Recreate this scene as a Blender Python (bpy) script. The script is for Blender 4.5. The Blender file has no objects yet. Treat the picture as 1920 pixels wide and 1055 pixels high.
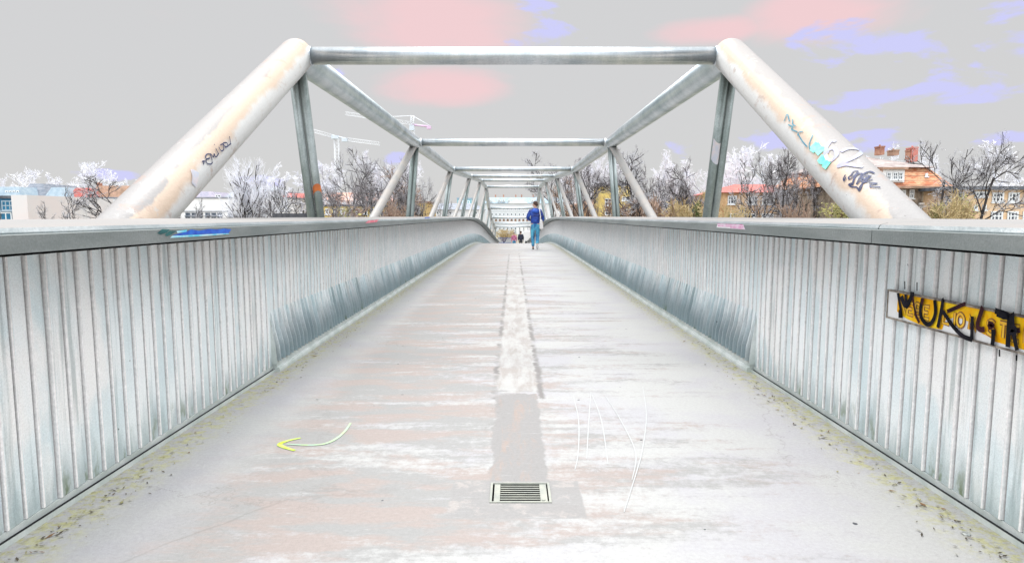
import bpy, bmesh, math, random
from mathutils import Vector, Matrix
R = math.radians
SC = bpy.context.scene
COL = SC.collection

# ------------------------------------------------------------------ camera
F, CX, CY = 1250.0, 960.0, 527.5            # pinhole of the 1920 x 1055 photograph
PITCH = math.atan(122.5 / F)
YAW = math.atan(2.0 / F)
CAMZ = 1.22
cam_d = bpy.data.cameras.new('camera')
cam_d.sensor_width = 36.0
cam_d.lens = 36.0 * F / 1920.0
cam_d.clip_start = 0.05
cam_d.clip_end = 3000
cam = bpy.data.objects.new('camera', cam_d)
cam.location = (0, 0, CAMZ)
cam.rotation_euler = (R(90) - PITCH, 0, YAW)
COL.objects.link(cam)
SC.camera = cam

# ------------------------------------------------------------------ light
SUN_EL, SUN_AZ = R(64), R(-20)
SC.view_settings.view_transform = 'Standard'
SC.view_settings.look = 'None'
SC.view_settings.exposure = 0.28
SC.view_settings.gamma = 1.0
sun_d = bpy.data.lights.new('sun', 'SUN')
sun_d.energy = 1.3
sun_d.angle = R(14)
sun_d.color = (1.0, 0.96, 0.91)
sun = bpy.data.objects.new('sun', sun_d)
sd = Vector((math.cos(SUN_EL) * math.sin(SUN_AZ), math.cos(SUN_EL) * math.cos(SUN_AZ), math.sin(SUN_EL)))
sun.rotation_euler = sd.to_track_quat('Z', 'Y').to_euler()
sun.location = (0, 0, 30)
COL.objects.link(sun)


class G:
    """tiny node-graph helper"""
    def __init__(self, tree):
        self.t = tree
        self.n = tree.nodes
        self.l = tree.links

    def set(self, sock, v):
        if v is None:
            return
        if isinstance(v, bpy.types.NodeSocket):
            self.l.new(v, sock)
        else:
            if isinstance(v, (tuple, list)) and len(v) == 3 and sock.type == 'RGBA':
                v = (*v, 1)
            sock.default_value = v

    def math(self, op, a, b=None, c=None, clamp=False):
        k = self.n.new('ShaderNodeMath')
        k.operation = op
        k.use_clamp = clamp
        for i, v in enumerate((a, b, c)):
            if v is not None:
                self.set(k.inputs[i], v)
        return k.outputs[0]

    def vec(self, op, a, b=None):
        k = self.n.new('ShaderNodeVectorMath')
        k.operation = op
        self.set(k.inputs[0], a)
        if b is not None:
            self.set(k.inputs[1], b)
        return k.outputs['Value'] if op in ('DOT_PRODUCT', 'LENGTH', 'DISTANCE') else k.outputs[0]

    def noise(self, v, scale=1, detail=4, rough=0.55, dist=0.0):
        k = self.n.new('ShaderNodeTexNoise')
        self.set(k.inputs['Vector'], v)
        k.inputs['Scale'].default_value = scale
        k.inputs['Detail'].default_value = detail
        k.inputs['Roughness'].default_value = rough
        k.inputs['Distortion'].default_value = dist
        return k.outputs[0]

    def smooth(self, x, a, b, lo=0.0, hi=1.0):
        k = self.n.new('ShaderNodeMapRange')
        k.interpolation_type = 'SMOOTHSTEP'
        self.set(k.inputs['Value'], x)
        k.inputs['From Min'].default_value = a
        k.inputs['From Max'].default_value = b
        k.inputs['To Min'].default_value = lo
        k.inputs['To Max'].default_value = hi
        return k.outputs[0]

    def mix(self, f, a, b, mode='MIX'):
        k = self.n.new('ShaderNodeMix')
        k.data_type = 'RGBA'
        k.blend_type = mode
        self.set(k.inputs[0], f)
        self.set(k.inputs[6], a)
        self.set(k.inputs[7], b)
        return k.outputs[2]

    def coord(self, which='Object'):
        return self.n.new('ShaderNodeTexCoord').outputs[which]

    def sep(self, v):
        k = self.n.new('ShaderNodeSeparateXYZ')
        self.set(k.inputs[0], v)
        return k.outputs

    def comb(self, x, y, z):
        k = self.n.new('ShaderNodeCombineXYZ')
        for i, v in enumerate((x, y, z)):
            self.set(k.inputs[i], v)
        return k.outputs[0]

    def box(self, x, y, x0, x1, y0, y1, s=0.02):
        a = self.smooth(x, x0 - s, x0 + s)
        b = self.smooth(x, x1 - s, x1 + s, 1, 0)
        c = self.smooth(y, y0 - s, y0 + s)
        d = self.smooth(y, y1 - s, y1 + s, 1, 0)
        return self.math('MULTIPLY', self.math('MULTIPLY', a, b), self.math('MULTIPLY', c, d))


def cam_axes():
    m = cam.rotation_euler.to_matrix()
    return m.col[0].copy(), m.col[1].copy(), -m.col[2].copy()


AXR, AXU, AXF = cam_axes()
EYE = Vector((0, 0, CAMZ))


def ray(px, py):
    return (AXF * F + AXR * (px - CX) - AXU * (py - CY)).normalized()


def at(px, py, Y):
    d = ray(px, py)
    return EYE + d * (Y / d.y)


def on_deck(px, py, z=0.0):
    d = ray(px, py)
    return EYE + d * ((z - CAMZ) / d.z)


def on_side(px, py, X):
    d = ray(px, py)
    return EYE + d * (X / d.x)


def on_tube(px, py, A, B, r):
    d = ray(px, py)
    ax = (B - A).normalized()
    o = EYE - A
    dp = d - ax * d.dot(ax)
    op = o - ax * o.dot(ax)
    a, b, c = dp.dot(dp), 2 * dp.dot(op), op.dot(op) - r * r
    disc = b * b - 4 * a * c
    t = (-b - math.sqrt(max(disc, 0))) / (2 * a)
    p = EYE + d * t
    n = (p - A) - ax * (p - A).dot(ax)
    return p, n.normalized()


# sky: high overcast, brighter towards the zenith, thin pink and lavender cloud patches
world = bpy.data.worlds.new('World')
SC.world = world
world.use_nodes = True
g = G(world.node_tree)
g.n.clear()
outw = g.n.new('ShaderNodeOutputWorld')
bg = g.n.new('ShaderNodeBackground')
g.l.new(bg.outputs[0], outw.inputs[0])
dirv = g.coord('Generated')
sky = g.n.new('ShaderNodeTexSky')
sky.sky_type = 'NISHITA'
sky.sun_disc = False
sky.sun_elevation = SUN_EL
sky.sun_rotation = SUN_AZ
sx, sy, sz = g.sep(dirv)[0:3]
el = g.math('MAXIMUM', sz, 0.0)
cl = g.comb(g.math('MULTIPLY', sx, 3.0), g.math('MULTIPLY', sy, 3.0), g.math('MULTIPLY', sz, 8.0))
n1 = g.noise(cl, 2.1, 5, 0.5, 0.4)
n2 = g.noise(g.vec('ADD', cl, (7.3, 2.1, 4.4)), 3.4, 5, 0.55, 0.3)


def blob(px, py, rx, ry):
    c = ray(px, py)
    dx = g.math('DIVIDE', g.math('SUBTRACT', sx, c.x), rx)
    dz = g.math('DIVIDE', g.math('SUBTRACT', sz, c.z), ry)
    q = g.math('ADD', g.math('MULTIPLY', dx, dx), g.math('MULTIPLY', dz, dz))
    front = g.math('GREATER_THAN', sy, 0.0)
    return g.math('MULTIPLY', g.math('SUBTRACT', 1.0, q, clamp=True), front)


def total(lst):
    r = lst[0]
    for q in lst[1:]:
        r = g.math('MAXIMUM', r, q)
    return r


pink = total([blob(800, 40, .20, .07), blob(820, 160, .13, .04), blob(1545, 35, .12, .05), blob(1330, 60, .10, .025)])
lav = total([blob(1000, 50, .10, .06), blob(1700, 70, .24, .055), blob(1640, 190, .16, .05), blob(1560, 265, .30, .03),
             blob(1890, 60, .12, .10), blob(230, 330, .14, .012), blob(470, 345, .06, .02), blob(740, 300, .04, .02), blob(620, 130, .03, .02)])
pm_ = g.smooth(g.math('ADD', g.math('MULTIPLY', pink, 0.75), g.math('MULTIPLY', g.math('SUBTRACT', n1, 0.5), 1.0)), 0.18, 0.75)
lm_ = g.smooth(g.math('ADD', g.math('MULTIPLY', lav, 0.55), g.math('MULTIPLY', g.math('SUBTRACT', n2, 0.5), 1.6)), 0.45, 0.60)
cloud = g.mix(pm_, (.545, .542, .542), (.745, .525, .535))
cloud = g.mix(lm_, cloud, (.525, .525, .80))
zen = g.smooth(sz, 0.42, 0.88)
back = g.smooth(sy, -0.1, -0.9)
lum = g.mix(zen, cloud, (2.45, 2.36, 2.26))
side = g.math('MULTIPLY', g.smooth(sy, 0.62, 0.2), g.smooth(sz, 0.42, 0.72))
lowside = g.math('MULTIPLY', g.smooth(sy, 0.70, 0.42), g.smooth(sz, 0.48, 0.25))
lum = g.mix(g.math('MULTIPLY', lowside, .9), lum, (.17, .185, .20))  # unseen low side sky dimmed to darken the slat tops
lum = g.mix(g.math('MULTIPLY', side, .8), lum, (3.1, 3.35, 3.5))  # unseen high side sky boosted to light the slats
lum = g.mix(g.math('MULTIPLY', back, 0.85), lum, (1.85, 1.95, 2.05))  # unseen sky behind the camera boosted to light facing fronts
nis = g.n.new('ShaderNodeVectorMath')
nis.operation = 'SCALE'
g.l.new(sky.outputs[0], nis.inputs[0])
nis.inputs['Scale'].default_value = 0.1
final = g.mix(0.04, lum, nis.outputs[0])
g.set(bg.inputs[0], final)
bg.inputs[1].default_value = 1.0

# ------------------------------------------------------------------ materials
MATS = {}


def mat(name, c1, c2=None, scale=4.0, rough=0.7, metal=0.0, lo=0.35, hi=0.65, stretch=(1, 1, 1), bump=0.0, bscale=40.0,
        grain=0.0, gscale=120.0, spec=0.4, detail=5):
    if name in MATS:
        return MATS[name]
    m = bpy.data.materials.new(name)
    m.use_nodes = True
    q = G(m.node_tree)
    b = q.n['Principled BSDF']
    b.inputs['Roughness'].default_value = rough
    b.inputs['Metallic'].default_value = metal
    b.inputs['Specular IOR Level'].default_value = spec
    co = q.coord('Object')
    if c2 is None:
        c2 = tuple(min(1, c * 0.8) for c in c1)
    v = q.vec('MULTIPLY', co, stretch)
    f = q.smooth(q.noise(v, scale, detail, 0.6), lo, hi)
    col = q.mix(f, c1, c2)
    if grain > 0:
        gn = q.noise(co, gscale, 3, 0.7)
        k = q.math('MULTIPLY_ADD', q.math('SUBTRACT', gn, 0.5), grain * 2, 1.0)
        col = q.mix(1.0, col, q.comb(k, k, k), 'MULTIPLY')
    q.set(b.inputs['Base Color'], col)
    if bump > 0:
        bn = q.n.new('ShaderNodeBump')
        bn.inputs['Strength'].default_value = bump
        bn.inputs['Distance'].default_value = 0.01
        q.set(bn.inputs['Height'], q.noise(co, bscale, 4, 0.6))
        q.l.new(bn.outputs[0], b.inputs['Normal'])
    MATS[name] = m
    return m


M_CHORD = mat('galvanised_tube', (.62, .66, .68), (.40, .46, .48), 2.2, .34, .8, .3, .7, bump=.25, bscale=60, grain=.22, gscale=55)
M_POST = mat('weathered_post', (.17, .20, .19), (.38, .41, .41), 3.0, .42, .55, .35, .7, (1, 1, .4), bump=.3, bscale=60, grain=.35, gscale=60)
M_DIAG = mat('pale_tube', (.30, .29, .285), (.35, .315, .29), 3.0, .5, .1, grain=.08, gscale=60)
M_BEAM = mat('beam_tube', (.60, .62, .64), (.47, .51, .54), 3.0, .3, .85, stretch=(2, .5, .5), grain=.25, gscale=50)
M_RAIL = mat('rail_zinc', (.25, .265, .26), (.18, .20, .195), 3.0, .5, .2, stretch=(1, .4, 2), bump=.2, bscale=90, grain=.30, gscale=110)
M_CAP = mat('rail_cap', (.26, .248, .242), (.29, .262, .248), 2.0, .55, .05, stretch=(1, .3, 1), grain=.06, gscale=60)
M_DARK = mat('shadow_gap', (.012, .013, .016), (.03, .03, .03), 8, .9)
M_CHAN = mat('kerb_channel', (.60, .62, .61), (.46, .50, .48), 5, .55, .1, grain=.15, gscale=90)
M_LIP = mat('slat_edge', (.90, .86, .85), (.80, .78, .77), 14.0, .55, .05, grain=.3, gscale=70)


def end_tube_material():
    """weathered paint plus painted-in highlight: grey on the sky side, ragged peach band, paler below"""
    m = bpy.data.materials.new('painted_end_tube')
    m.use_nodes = True
    q = G(m.node_tree)
    b = q.n['Principled BSDF']
    co = q.coord('Object')
    x, y, z = q.sep(co)[0:3]
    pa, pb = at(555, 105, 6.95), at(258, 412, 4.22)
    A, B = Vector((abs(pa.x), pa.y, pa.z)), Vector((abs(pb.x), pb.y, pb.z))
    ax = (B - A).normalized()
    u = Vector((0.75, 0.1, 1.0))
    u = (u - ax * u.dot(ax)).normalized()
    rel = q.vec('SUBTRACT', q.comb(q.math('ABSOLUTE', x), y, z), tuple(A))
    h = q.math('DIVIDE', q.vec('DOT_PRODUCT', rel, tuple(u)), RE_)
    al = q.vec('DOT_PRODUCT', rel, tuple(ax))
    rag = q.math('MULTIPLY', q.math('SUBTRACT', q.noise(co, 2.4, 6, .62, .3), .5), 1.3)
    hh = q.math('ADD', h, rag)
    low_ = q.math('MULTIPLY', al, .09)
    white, peach, chalk, rust = (.58, .57, .56), (.53, .405, .315), (.29, .268, .26), (.36, .25, .205)  # chalk, peach: sky-side highlight tones put into the colour; rust: wear
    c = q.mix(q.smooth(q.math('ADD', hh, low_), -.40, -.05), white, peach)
    c = q.mix(q.smooth(q.math('ADD', hh, low_), .42, .56), c, chalk)  # grey sky-side highlight put into the colour
    c = q.mix(q.math('MULTIPLY', q.smooth(q.noise(co, 5.0, 6, .7, .4), .56, .66), .6), c, rust)
    c = q.mix(q.math('MULTIPLY', q.smooth(q.noise(q.vec('ADD', co, (3, 7, 1)), 8, 5, .7), .60, .66), .7), c, (.50, .46, .43))
    gr = q.noise(co, 70, 3, .7)
    k = q.math('MULTIPLY_ADD', q.math('SUBTRACT', gr, .5), .28, 1.0)
    c = q.mix(1, c, q.comb(k, k, k), 'MULTIPLY')
    c = q.mix(q.smooth(q.noise(co, 34, 2, .5), .77, .79), c, (.10, .08, .07))
    q.set(b.inputs['Base Color'], c)
    b.inputs['Roughness'].default_value = .45
    bn = q.n.new('ShaderNodeBump')
    bn.inputs['Strength'].default_value = .3
    bn.inputs['Distance'].default_value = .01
    q.set(bn.inputs['Height'], q.noise(co, 30, 5, .65))
    q.l.new(bn.outputs[0], b.inputs['Normal'])
    return m


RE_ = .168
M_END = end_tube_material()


def slat_material():
    m = bpy.data.materials.new('zinc_slats')
    m.use_nodes = True
    q = G(m.node_tree)
    b = q.n['Principled BSDF']
    co = q.coord('Object')
    x, y, z = q.sep(co)[0:3]
    cell = q.noise(q.comb(0.0, q.math('FLOOR', q.math('MULTIPLY', y, 10.04)), q.math('MULTIPLY', z, .4)), 2.7, 2, .5)
    c = q.mix(q.smooth(cell, .35, .65), (.95, .975, .98), (.72, .82, .845))
    blot = q.noise(q.vec('MULTIPLY', co, (1, .8, .55)), 2.2, 5, .6, .4)
    c = q.mix(q.smooth(blot, .50, .68), c, (.97, .955, .94))
    # vertical run-off streaks under the rail; bluish grey deepening towards the foot; green algae there
    st = q.noise(q.vec('MULTIPLY', co, (1, 9, .5)), 1.6, 4, .6)
    c = q.mix(q.math('MULTIPLY', q.smooth(st, .54, .68), .5), c, (.24, .31, .31))
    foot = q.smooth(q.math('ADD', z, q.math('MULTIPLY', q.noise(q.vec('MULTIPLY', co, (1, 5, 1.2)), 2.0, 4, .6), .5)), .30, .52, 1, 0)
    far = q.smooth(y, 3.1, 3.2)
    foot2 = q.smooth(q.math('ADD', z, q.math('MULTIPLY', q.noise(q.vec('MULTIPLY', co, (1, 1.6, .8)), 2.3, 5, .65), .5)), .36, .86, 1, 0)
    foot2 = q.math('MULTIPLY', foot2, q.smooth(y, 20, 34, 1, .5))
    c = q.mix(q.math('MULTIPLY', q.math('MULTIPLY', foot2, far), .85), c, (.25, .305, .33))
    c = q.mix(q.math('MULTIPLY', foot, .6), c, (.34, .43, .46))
    alg = q.math('MULTIPLY', q.smooth(z, .0, .24, 1, 0), q.smooth(q.noise(q.vec('MULTIPLY', co, (1, 4, 2)), 1.7, 4, .7), .55, .68))
    c = q.mix(alg, c, (.16, .21, .10))
    gr = q.noise(co, 130, 3, .75)
    g2 = q.noise(co, 420, 2, .7)
    k = q.math('ADD', q.math('MULTIPLY_ADD', q.math('SUBTRACT', gr, .5), .55, 1.0), q.math('MULTIPLY', q.math('SUBTRACT', g2, .5), .6))
    c = q.mix(1, c, q.comb(k, k, k), 'MULTIPLY')
    sp = q.smooth(q.noise(co, 23, 2, .5), .77, .80)
    c = q.mix(sp, c, (.05, .05, .05))
    q.set(b.inputs['Base Color'], c)
    b.inputs['Roughness'].default_value = .4
    b.inputs['Metallic'].default_value = 0.38
    bn = q.n.new('ShaderNodeBump')
    bn.inputs['Strength'].default_value = .25
    bn.inputs['Distance'].default_value = .006
    q.set(bn.inputs['Height'], q.noise(co, 60, 4, .65))
    q.l.new(bn.outputs[0], b.inputs['Normal'])
    return m


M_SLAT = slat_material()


def deck_material():
    m = bpy.data.materials.new('worn_deck')
    m.use_nodes = True
    q = G(m.node_tree)
    b = q.n['Principled BSDF']
    co = q.coord('Object')
    x, y, z = q.sep(co)[0:3]
    wob = q.math('MULTIPLY', q.math('SUBTRACT', q.noise(co, 6, 4, .65), .5), .09)
    xw = q.math('ADD', x, wob)
    yw = q.math('ADD', y, q.math('MULTIPLY', q.math('SUBTRACT', q.noise(q.vec('ADD', co, (3, 5, 0)), 4, 5, .7), .5), .42))
    white, lilac, grey, pinkg = (.372, .363, .355), (.354, .341, .352), (.262, .254, .248), (.295, .250, .232)
    # transverse wear bands
    bands = q.noise(q.vec('MULTIPLY', co, (.45, 2.6, 1)), 1.0, 6, .62, .35)
    brk = q.math('MULTIPLY', q.math('SUBTRACT', q.noise(co, 17, 6, .75), .5), .30)
    bands2 = q.noise(q.vec('MULTIPLY', q.vec('ADD', co, (11, 4, 0)), (.7, 4.5, 1)), 1.0, 5, .6, .2)
    lean = q.smooth(x, -1.3, 1.6, .10, -.065)
    wetf = q.smooth(q.math('ADD', q.math('ADD', q.math('MULTIPLY_ADD', bands, .45, brk), q.math('ADD', q.math('MULTIPLY', bands2, .33), q.math('MULTIPLY', q.noise(q.vec('MULTIPLY', co, (2.2, 9, 1)), 1.0, 5, .65, .2), .22))), lean), 0.455, 0.575)
    # worn pale margins beside the parapets
    ax = q.math('ABSOLUTE', x)
    marg = q.smooth(q.math('ADD', ax, q.math('MULTIPLY', wob, 3.0)), 1.15, 1.55)
    wetf = q.math('MULTIPLY', wetf, q.math('SUBTRACT', 1.0, q.math('MULTIPLY', marg, .9)))
    pale = q.mix(q.smooth(q.noise(co, 1.4, 4, .6), .42, .60), white, lilac)
    dull = q.mix(q.smooth(q.noise(q.vec('MULTIPLY', co, (1, 3, 1)), 1.7, 5, .65), .44, .58), grey, pinkg)
    c = q.mix(wetf, pale, dull)
    # central seam strip: pale filler far off, brown-grey sealing near the drain
    strip = q.box(xw, yw, -.115, .185, 4.55, 40, .018)
    filler = q.mix(q.smooth(q.noise(q.vec('MULTIPLY', co, (6, 1.2, 1)), 1.5, 5, .65), .40, .62), (.385, .372, .36), (.30, .272, .255))
    c = q.mix(q.math('MULTIPLY', strip, q.smooth(y, 6, 20, .8, .12)), c, filler)
    e1 = q.box(xw, yw, -.145, -.105, 4.4, 22, .014)
    e2 = q.box(xw, yw, .175, .215, 4.4, 22, .014)
    c = q.mix(q.math('MULTIPLY', q.math('MAXIMUM', e1, e2), q.smooth(q.noise(co, 3, 3, .6), .40, .58)), c, (.19, .175, .17))
    seal = q.box(xw, yw, -.112, .165, 2.9, 4.5, .010)
    sealc = q.mix(q.smooth(q.noise(q.vec('MULTIPLY', co, (5, .9, 1)), 2.2, 6, .7, .6), .50, .66), (.245, .232, .227), (.29, .235, .21))
    c = q.mix(seal, c, sealc)
    patch = q.box(q.math('ADD', x, q.math('MULTIPLY', wob, .25)), q.math('ADD', y, q.math('MULTIPLY', wob, .15)), -.275, .30, 2.60, 2.985, .006)
    pc = q.mix(q.smooth(q.noise(co, 9, 5, .7), .50, .66), (.255, .243, .238), (.33, .30, .285))
    c = q.mix(q.math('MULTIPLY', patch, .92), c, pc)
    # scuffs and scratches
    scr = q.noise(q.vec('MULTIPLY', co, (1.2, 10, 1)), 5.0, 5, .75)
    c = q.mix(q.math('MULTIPLY', q.smooth(scr, .58, .70), .55), c, (.385, .38, .375))
    # moss in the gutter
    moss = q.math('MULTIPLY', q.smooth(q.math('ADD', ax, q.math('MULTIPLY', wob, 2.4)), 1.58, 1.80),
                  q.smooth(q.noise(co, 16, 6, .75), .44, .60))
    c = q.mix(q.math('MULTIPLY', moss, .85), c, q.mix(q.smooth(q.noise(co, 30, 3, .6), .4, .65), (.42, .40, .20), (.31, .29, .12)))
    dirt = q.math('MULTIPLY', q.smooth(ax, 1.66, 1.84), q.smooth(q.noise(co, 34, 5, .75), .52, .60))
    c = q.mix(q.math('MULTIPLY', dirt, .35), c, (.19, .17, .12))
    gr = q.noise(co, 55, 4, .75)
    g2 = q.noise(co, 260, 2, .7)
    k = q.math('ADD', q.math('MULTIPLY_ADD', q.math('SUBTRACT', gr, .5), .40, 1.0), q.math('MULTIPLY', q.math('SUBTRACT', g2, .5), .34))
    c = q.mix(1, c, q.comb(k, k, k), 'MULTIPLY')
    vor = q.n.new('ShaderNodeTexVoronoi')
    vor.feature = 'DISTANCE_TO_EDGE'
    vor.inputs['Scale'].default_value = .55
    q.set(vor.inputs['Vector'], q.vec('ADD', co, q.vec('MULTIPLY', q.comb(wob, wob, 0.0), (5, 5, 0))))
    crk = q.math('MULTIPLY', q.smooth(vor.outputs['Distance'], .0, .006, 1, 0), q.smooth(q.noise(co, .9, 3, .6), .46, .56))
    c = q.mix(q.math('MULTIPLY', crk, .3), c, (.16, .14, .13))
    pit = q.smooth(q.noise(co, 15, 1, .4), .80, .815)
    c = q.mix(pit, c, (.06, .06, .07))
    q.set(b.inputs['Base Color'], c)
    b.inputs['Roughness'].default_value = .75
    b.inputs['Specular IOR Level'].default_value = .25
    bn = q.n.new('ShaderNodeBump')
    bn.inputs['Strength'].default_value = .3
    bn.inputs['Distance'].default_value = .008
    q.set(bn.inputs['Height'], q.math('ADD', gr, q.math('MULTIPLY', bands, .5)))
    q.l.new(bn.outputs[0], b.inputs['Normal'])
    return m


M_DECK = deck_material()

# ------------------------------------------------------------------ object helpers


def tag(o, label=None, cat=None, group=None, kind=None):
    if label:
        o['label'] = label
    if cat:
        o['category'] = cat
    if group:
        o['group'] = group
    if kind:
        o['kind'] = kind
    return o


def empty(name, loc, label, cat, group=None):
    o = bpy.data.objects.new(name, None)
    o.empty_display_size = .2
    o.location = loc
    COL.objects.link(o)
    return tag(o, label, cat, group)


class MB:
    """collects geometry in world space, builds one mesh object"""
    def __init__(self):
        self.v, self.f, self.m, self.s = [], [], [], []

    def face(self, pts, mi=0, smooth=False):
        i = len(self.v)
        self.v += [Vector(p) for p in pts]
        self.f.append(tuple(range(i, i + len(pts))))
        self.m.append(mi)
        self.s.append(smooth)

    def box(self, a, b, mi=0):
        x0, y0, z0 = (min(p, q) for p, q in zip(a, b))
        x1, y1, z1 = (max(p, q) for p, q in zip(a, b))
        c = [(x0, y0, z0), (x1, y0, z0), (x1, y1, z0), (x0, y1, z0), (x0, y0, z1), (x1, y0, z1), (x1, y1, z1), (x0, y1, z1)]
        i = len(self.v)
        self.v += [Vector(p) for p in c]
        for q in ((3, 2, 1, 0), (4, 5, 6, 7), (0, 1, 5, 4), (1, 2, 6, 5), (2, 3, 7, 6), (3, 0, 4, 7)):
            self.f.append(tuple(i + k for k in q))
            self.m.append(mi)
            self.s.append(False)

    def prism(self, prof, y0, y1, mi=0):
        """profile of (x,z) points extruded along y, closed"""
        n = len(prof)
        i = len(self.v)
        self.v += [Vector((x, y0, z)) for x, z in prof] + [Vector((x, y1, z)) for x, z in prof]
        for k in range(n):
            self.f.append((i + k, i + (k + 1) % n, i + n + (k + 1) % n, i + n + k))
            self.m.append(mi)
            self.s.append(False)
        self.f.append(tuple(i + k for k in range(n))[::-1])
        self.f.append(tuple(i + n + k for k in range(n)))
        self.m += [mi, mi]
        self.s += [False, False]

    def tube(self, pts, rad, n=12, mi=0, cap=True, smooth=True):
        pts = [Vector(p) for p in pts]
        if not isinstance(rad, (list, tuple)):
            rad = [rad] * len(pts)
        rings = []
        up = None
        for k, p in enumerate(pts):
            if k == 0:
                t = pts[1] - p
            elif k == len(pts) - 1:
                t = p - pts[k - 1]
            else:
                t = (pts[k + 1] - p).normalized() + (p - pts[k - 1]).normalized()
            t = t.normalized() if t.length > 1e-9 else Vector((0, 0, 1))
            if up is None:
                a = Vector((0, 0, 1)) if abs(t.z) < .9 else Vector((1, 0, 0))
                up = (a - t * a.dot(t)).normalized()
            else:
                up = (up - t * up.dot(t)).normalized()
            s = t.cross(up)
            i = len(self.v)
            self.v += [p + (up * math.cos(2 * math.pi * j / n) + s * math.sin(2 * math.pi * j / n)) * rad[k] for j in range(n)]
            rings.append(i)
        for a, b in zip(rings, rings[1:]):
            for j in range(n):
                j2 = (j + 1) % n
                self.f.append((a + j, a + j2, b + j2, b + j))
                self.m.append(mi)
                self.s.append(smooth)
        if cap:
            self.f.append(tuple(rings[0] + j for j in range(n))[::-1])
            self.f.append(tuple(rings[-1] + j for j in range(n)))
            self.m += [mi, mi]
            self.s += [False, False]

    def ribbon(self, pts, nrms, w, off=.004, mi=0):
        """painted stroke lying on a surface"""
        L, Rr = [], []
        n = len(pts)
        ws = w if isinstance(w, (list, tuple)) else [w] * n
        for k in range(n):
            t = pts[min(k + 1, n - 1)] - pts[max(k - 1, 0)]
            s = nrms[k].cross(t)
            s = s.normalized() if s.length > 1e-9 else Vector((1, 0, 0))
            p = pts[k] + nrms[k] * off
            L.append(p + s * ws[k] / 2)
            Rr.append(p - s * ws[k] / 2)
        for k in range(n - 1):
            self.face((L[k], L[k + 1], Rr[k + 1], Rr[k]), mi)

    def sphere(self, c, r, seg=10, ring=7, mi=0):
        c = Vector(c)
        if not isinstance(r, (tuple, list)):
            r = (r, r, r)
        i = len(self.v)
        for a in range(ring + 1):
            ph = math.pi * a / ring
            for b in range(seg):
                th = 2 * math.pi * b / seg
                self.v.append(c + Vector((r[0] * math.sin(ph) * math.cos(th), r[1] * math.sin(ph) * math.sin(th), r[2] * math.cos(ph))))
        for a in range(ring):
            for b in range(seg):
                b2 = (b + 1) % seg
                self.f.append((i + a * seg + b, i + (a + 1) * seg + b, i + (a + 1) * seg + b2, i + a * seg + b2))
                self.m.append(mi)
                self.s.append(True)

    def build(self, name, mats, parent=None, loc=None):
        """loc: origin in world space; parent given -> child, local to the parent"""
        if not isinstance(mats, (list, tuple)):
            mats = [mats]
        org = Vector(loc) if loc is not None else Vector((0, 0, 0))
        base = Vector((0, 0, 0))
        if parent is not None:
            p = parent
            while p is not None:
                base += p.location
                p = p.parent
            org = base + Vector((0, 0, 0)) if loc is None else org
        me = bpy.data.meshes.new(name)
        me.from_pydata([v - org for v in self.v], [], self.f)
        for mm in mats:
            me.materials.append(mm)
        me.polygons.foreach_set('material_index', self.m)
        me.polygons.foreach_set('use_smooth', self.s)
        me.update()
        o = bpy.data.objects.new(name, me)
        COL.objects.link(o)
        if parent is not None:
            o.parent = parent
            o.location = org - base
        else:
            o.location = org
        return o


def interp(tab, y):
    if y <= tab[0][0]:
        return tab[0][1]
    for (a, za), (b, zb) in zip(tab, tab[1:]):
        if y <= b:
            t = (y - a) / (b - a)
            return za + (zb - za) * t
    return tab[-1][1]


# deck crown: level, then over the crest and down to the far bank
_key = [(22, 0), (27, -.01), (31, -.05), (35, -.19), (40, -.42), (46, -.80), (55, -1.42), (65, -2.08), (76, -2.72), (84, -3.08), (92, -3.2)]


def _smooth_tab():
    ys = [k * .5 for k in range(0, 200)]
    zs = [interp(_key, y) for y in ys]
    for _ in range(14):
        zs = [zs[0]] + [(zs[i - 1] + zs[i] + zs[i + 1]) / 3 for i in range(1, len(zs) - 1)] + [zs[-1]]
    return list(zip(ys, zs))


_tab = _smooth_tab()


def zd(y):
    if y <= 0:
        return 0.0
    if y >= 99:
        return -3.2
    i = int(y * 2)
    t = y * 2 - i
    return _tab[i][1] * (1 - t) + _tab[min(i + 1, 199)][1] * t


GROUND = -3.22
Y0, YJ, Y1 = -1.6, 5.15, 90.0

# ------------------------------------------------------------------ setting
gm = mat('bank_ground', (.30, .28, .24), (.20, .19, .14), .3, .95, grain=.2, gscale=3)
b = MB()
b.face([(-900, -300, GROUND), (900, -300, GROUND), (900, 1500, GROUND), (-900, 1500, GROUND)])
tag(b.build('ground', gm), kind='structure')

b = MB()
ys = [Y0 + k * .5 for k in range(int((Y1 - Y0) / .5) + 1)]
xs = [-1.875, -1.2, -.4, .4, 1.2, 1.875]
# leave the drain's well open in the sheet
DR = [on_deck(922, 941), on_deck(1030, 941), on_deck(1030, 907), on_deck(922, 907)]
DX0, DX1 = DR[0].x, DR[1].x
DY0, DY1 = DR[0].y, DR[2].y
ys = sorted(set(ys + [DY0, DY1]))
xs = sorted(set(xs + [DX0, DX1]))
for ya, yb in zip(ys, ys[1:]):
    for xa, xb in zip(xs, xs[1:]):
        if abs(ya - DY0) < 1e-6 or (ya >= DY0 - 1e-6 and yb <= DY1 + 1e-6):
            if xa >= DX0 - 1e-6 and xb <= DX1 + 1e-6:
                continue
        i = len(b.v)
        b.face([(xa, ya, zd(ya)), (xb, ya, zd(ya)), (xb, yb, zd(yb)), (xa, yb, zd(yb))], 0, True)
for s in (-1, 1):
    for ya, yb in zip(ys, ys[1:]):
        b.face([(s * 1.875, ya, zd(ya)), (s * 1.875, yb, zd(yb)), (s * 1.875, yb, zd(yb) - .3), (s * 1.875, ya, zd(ya) - .3)], 1)
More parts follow.
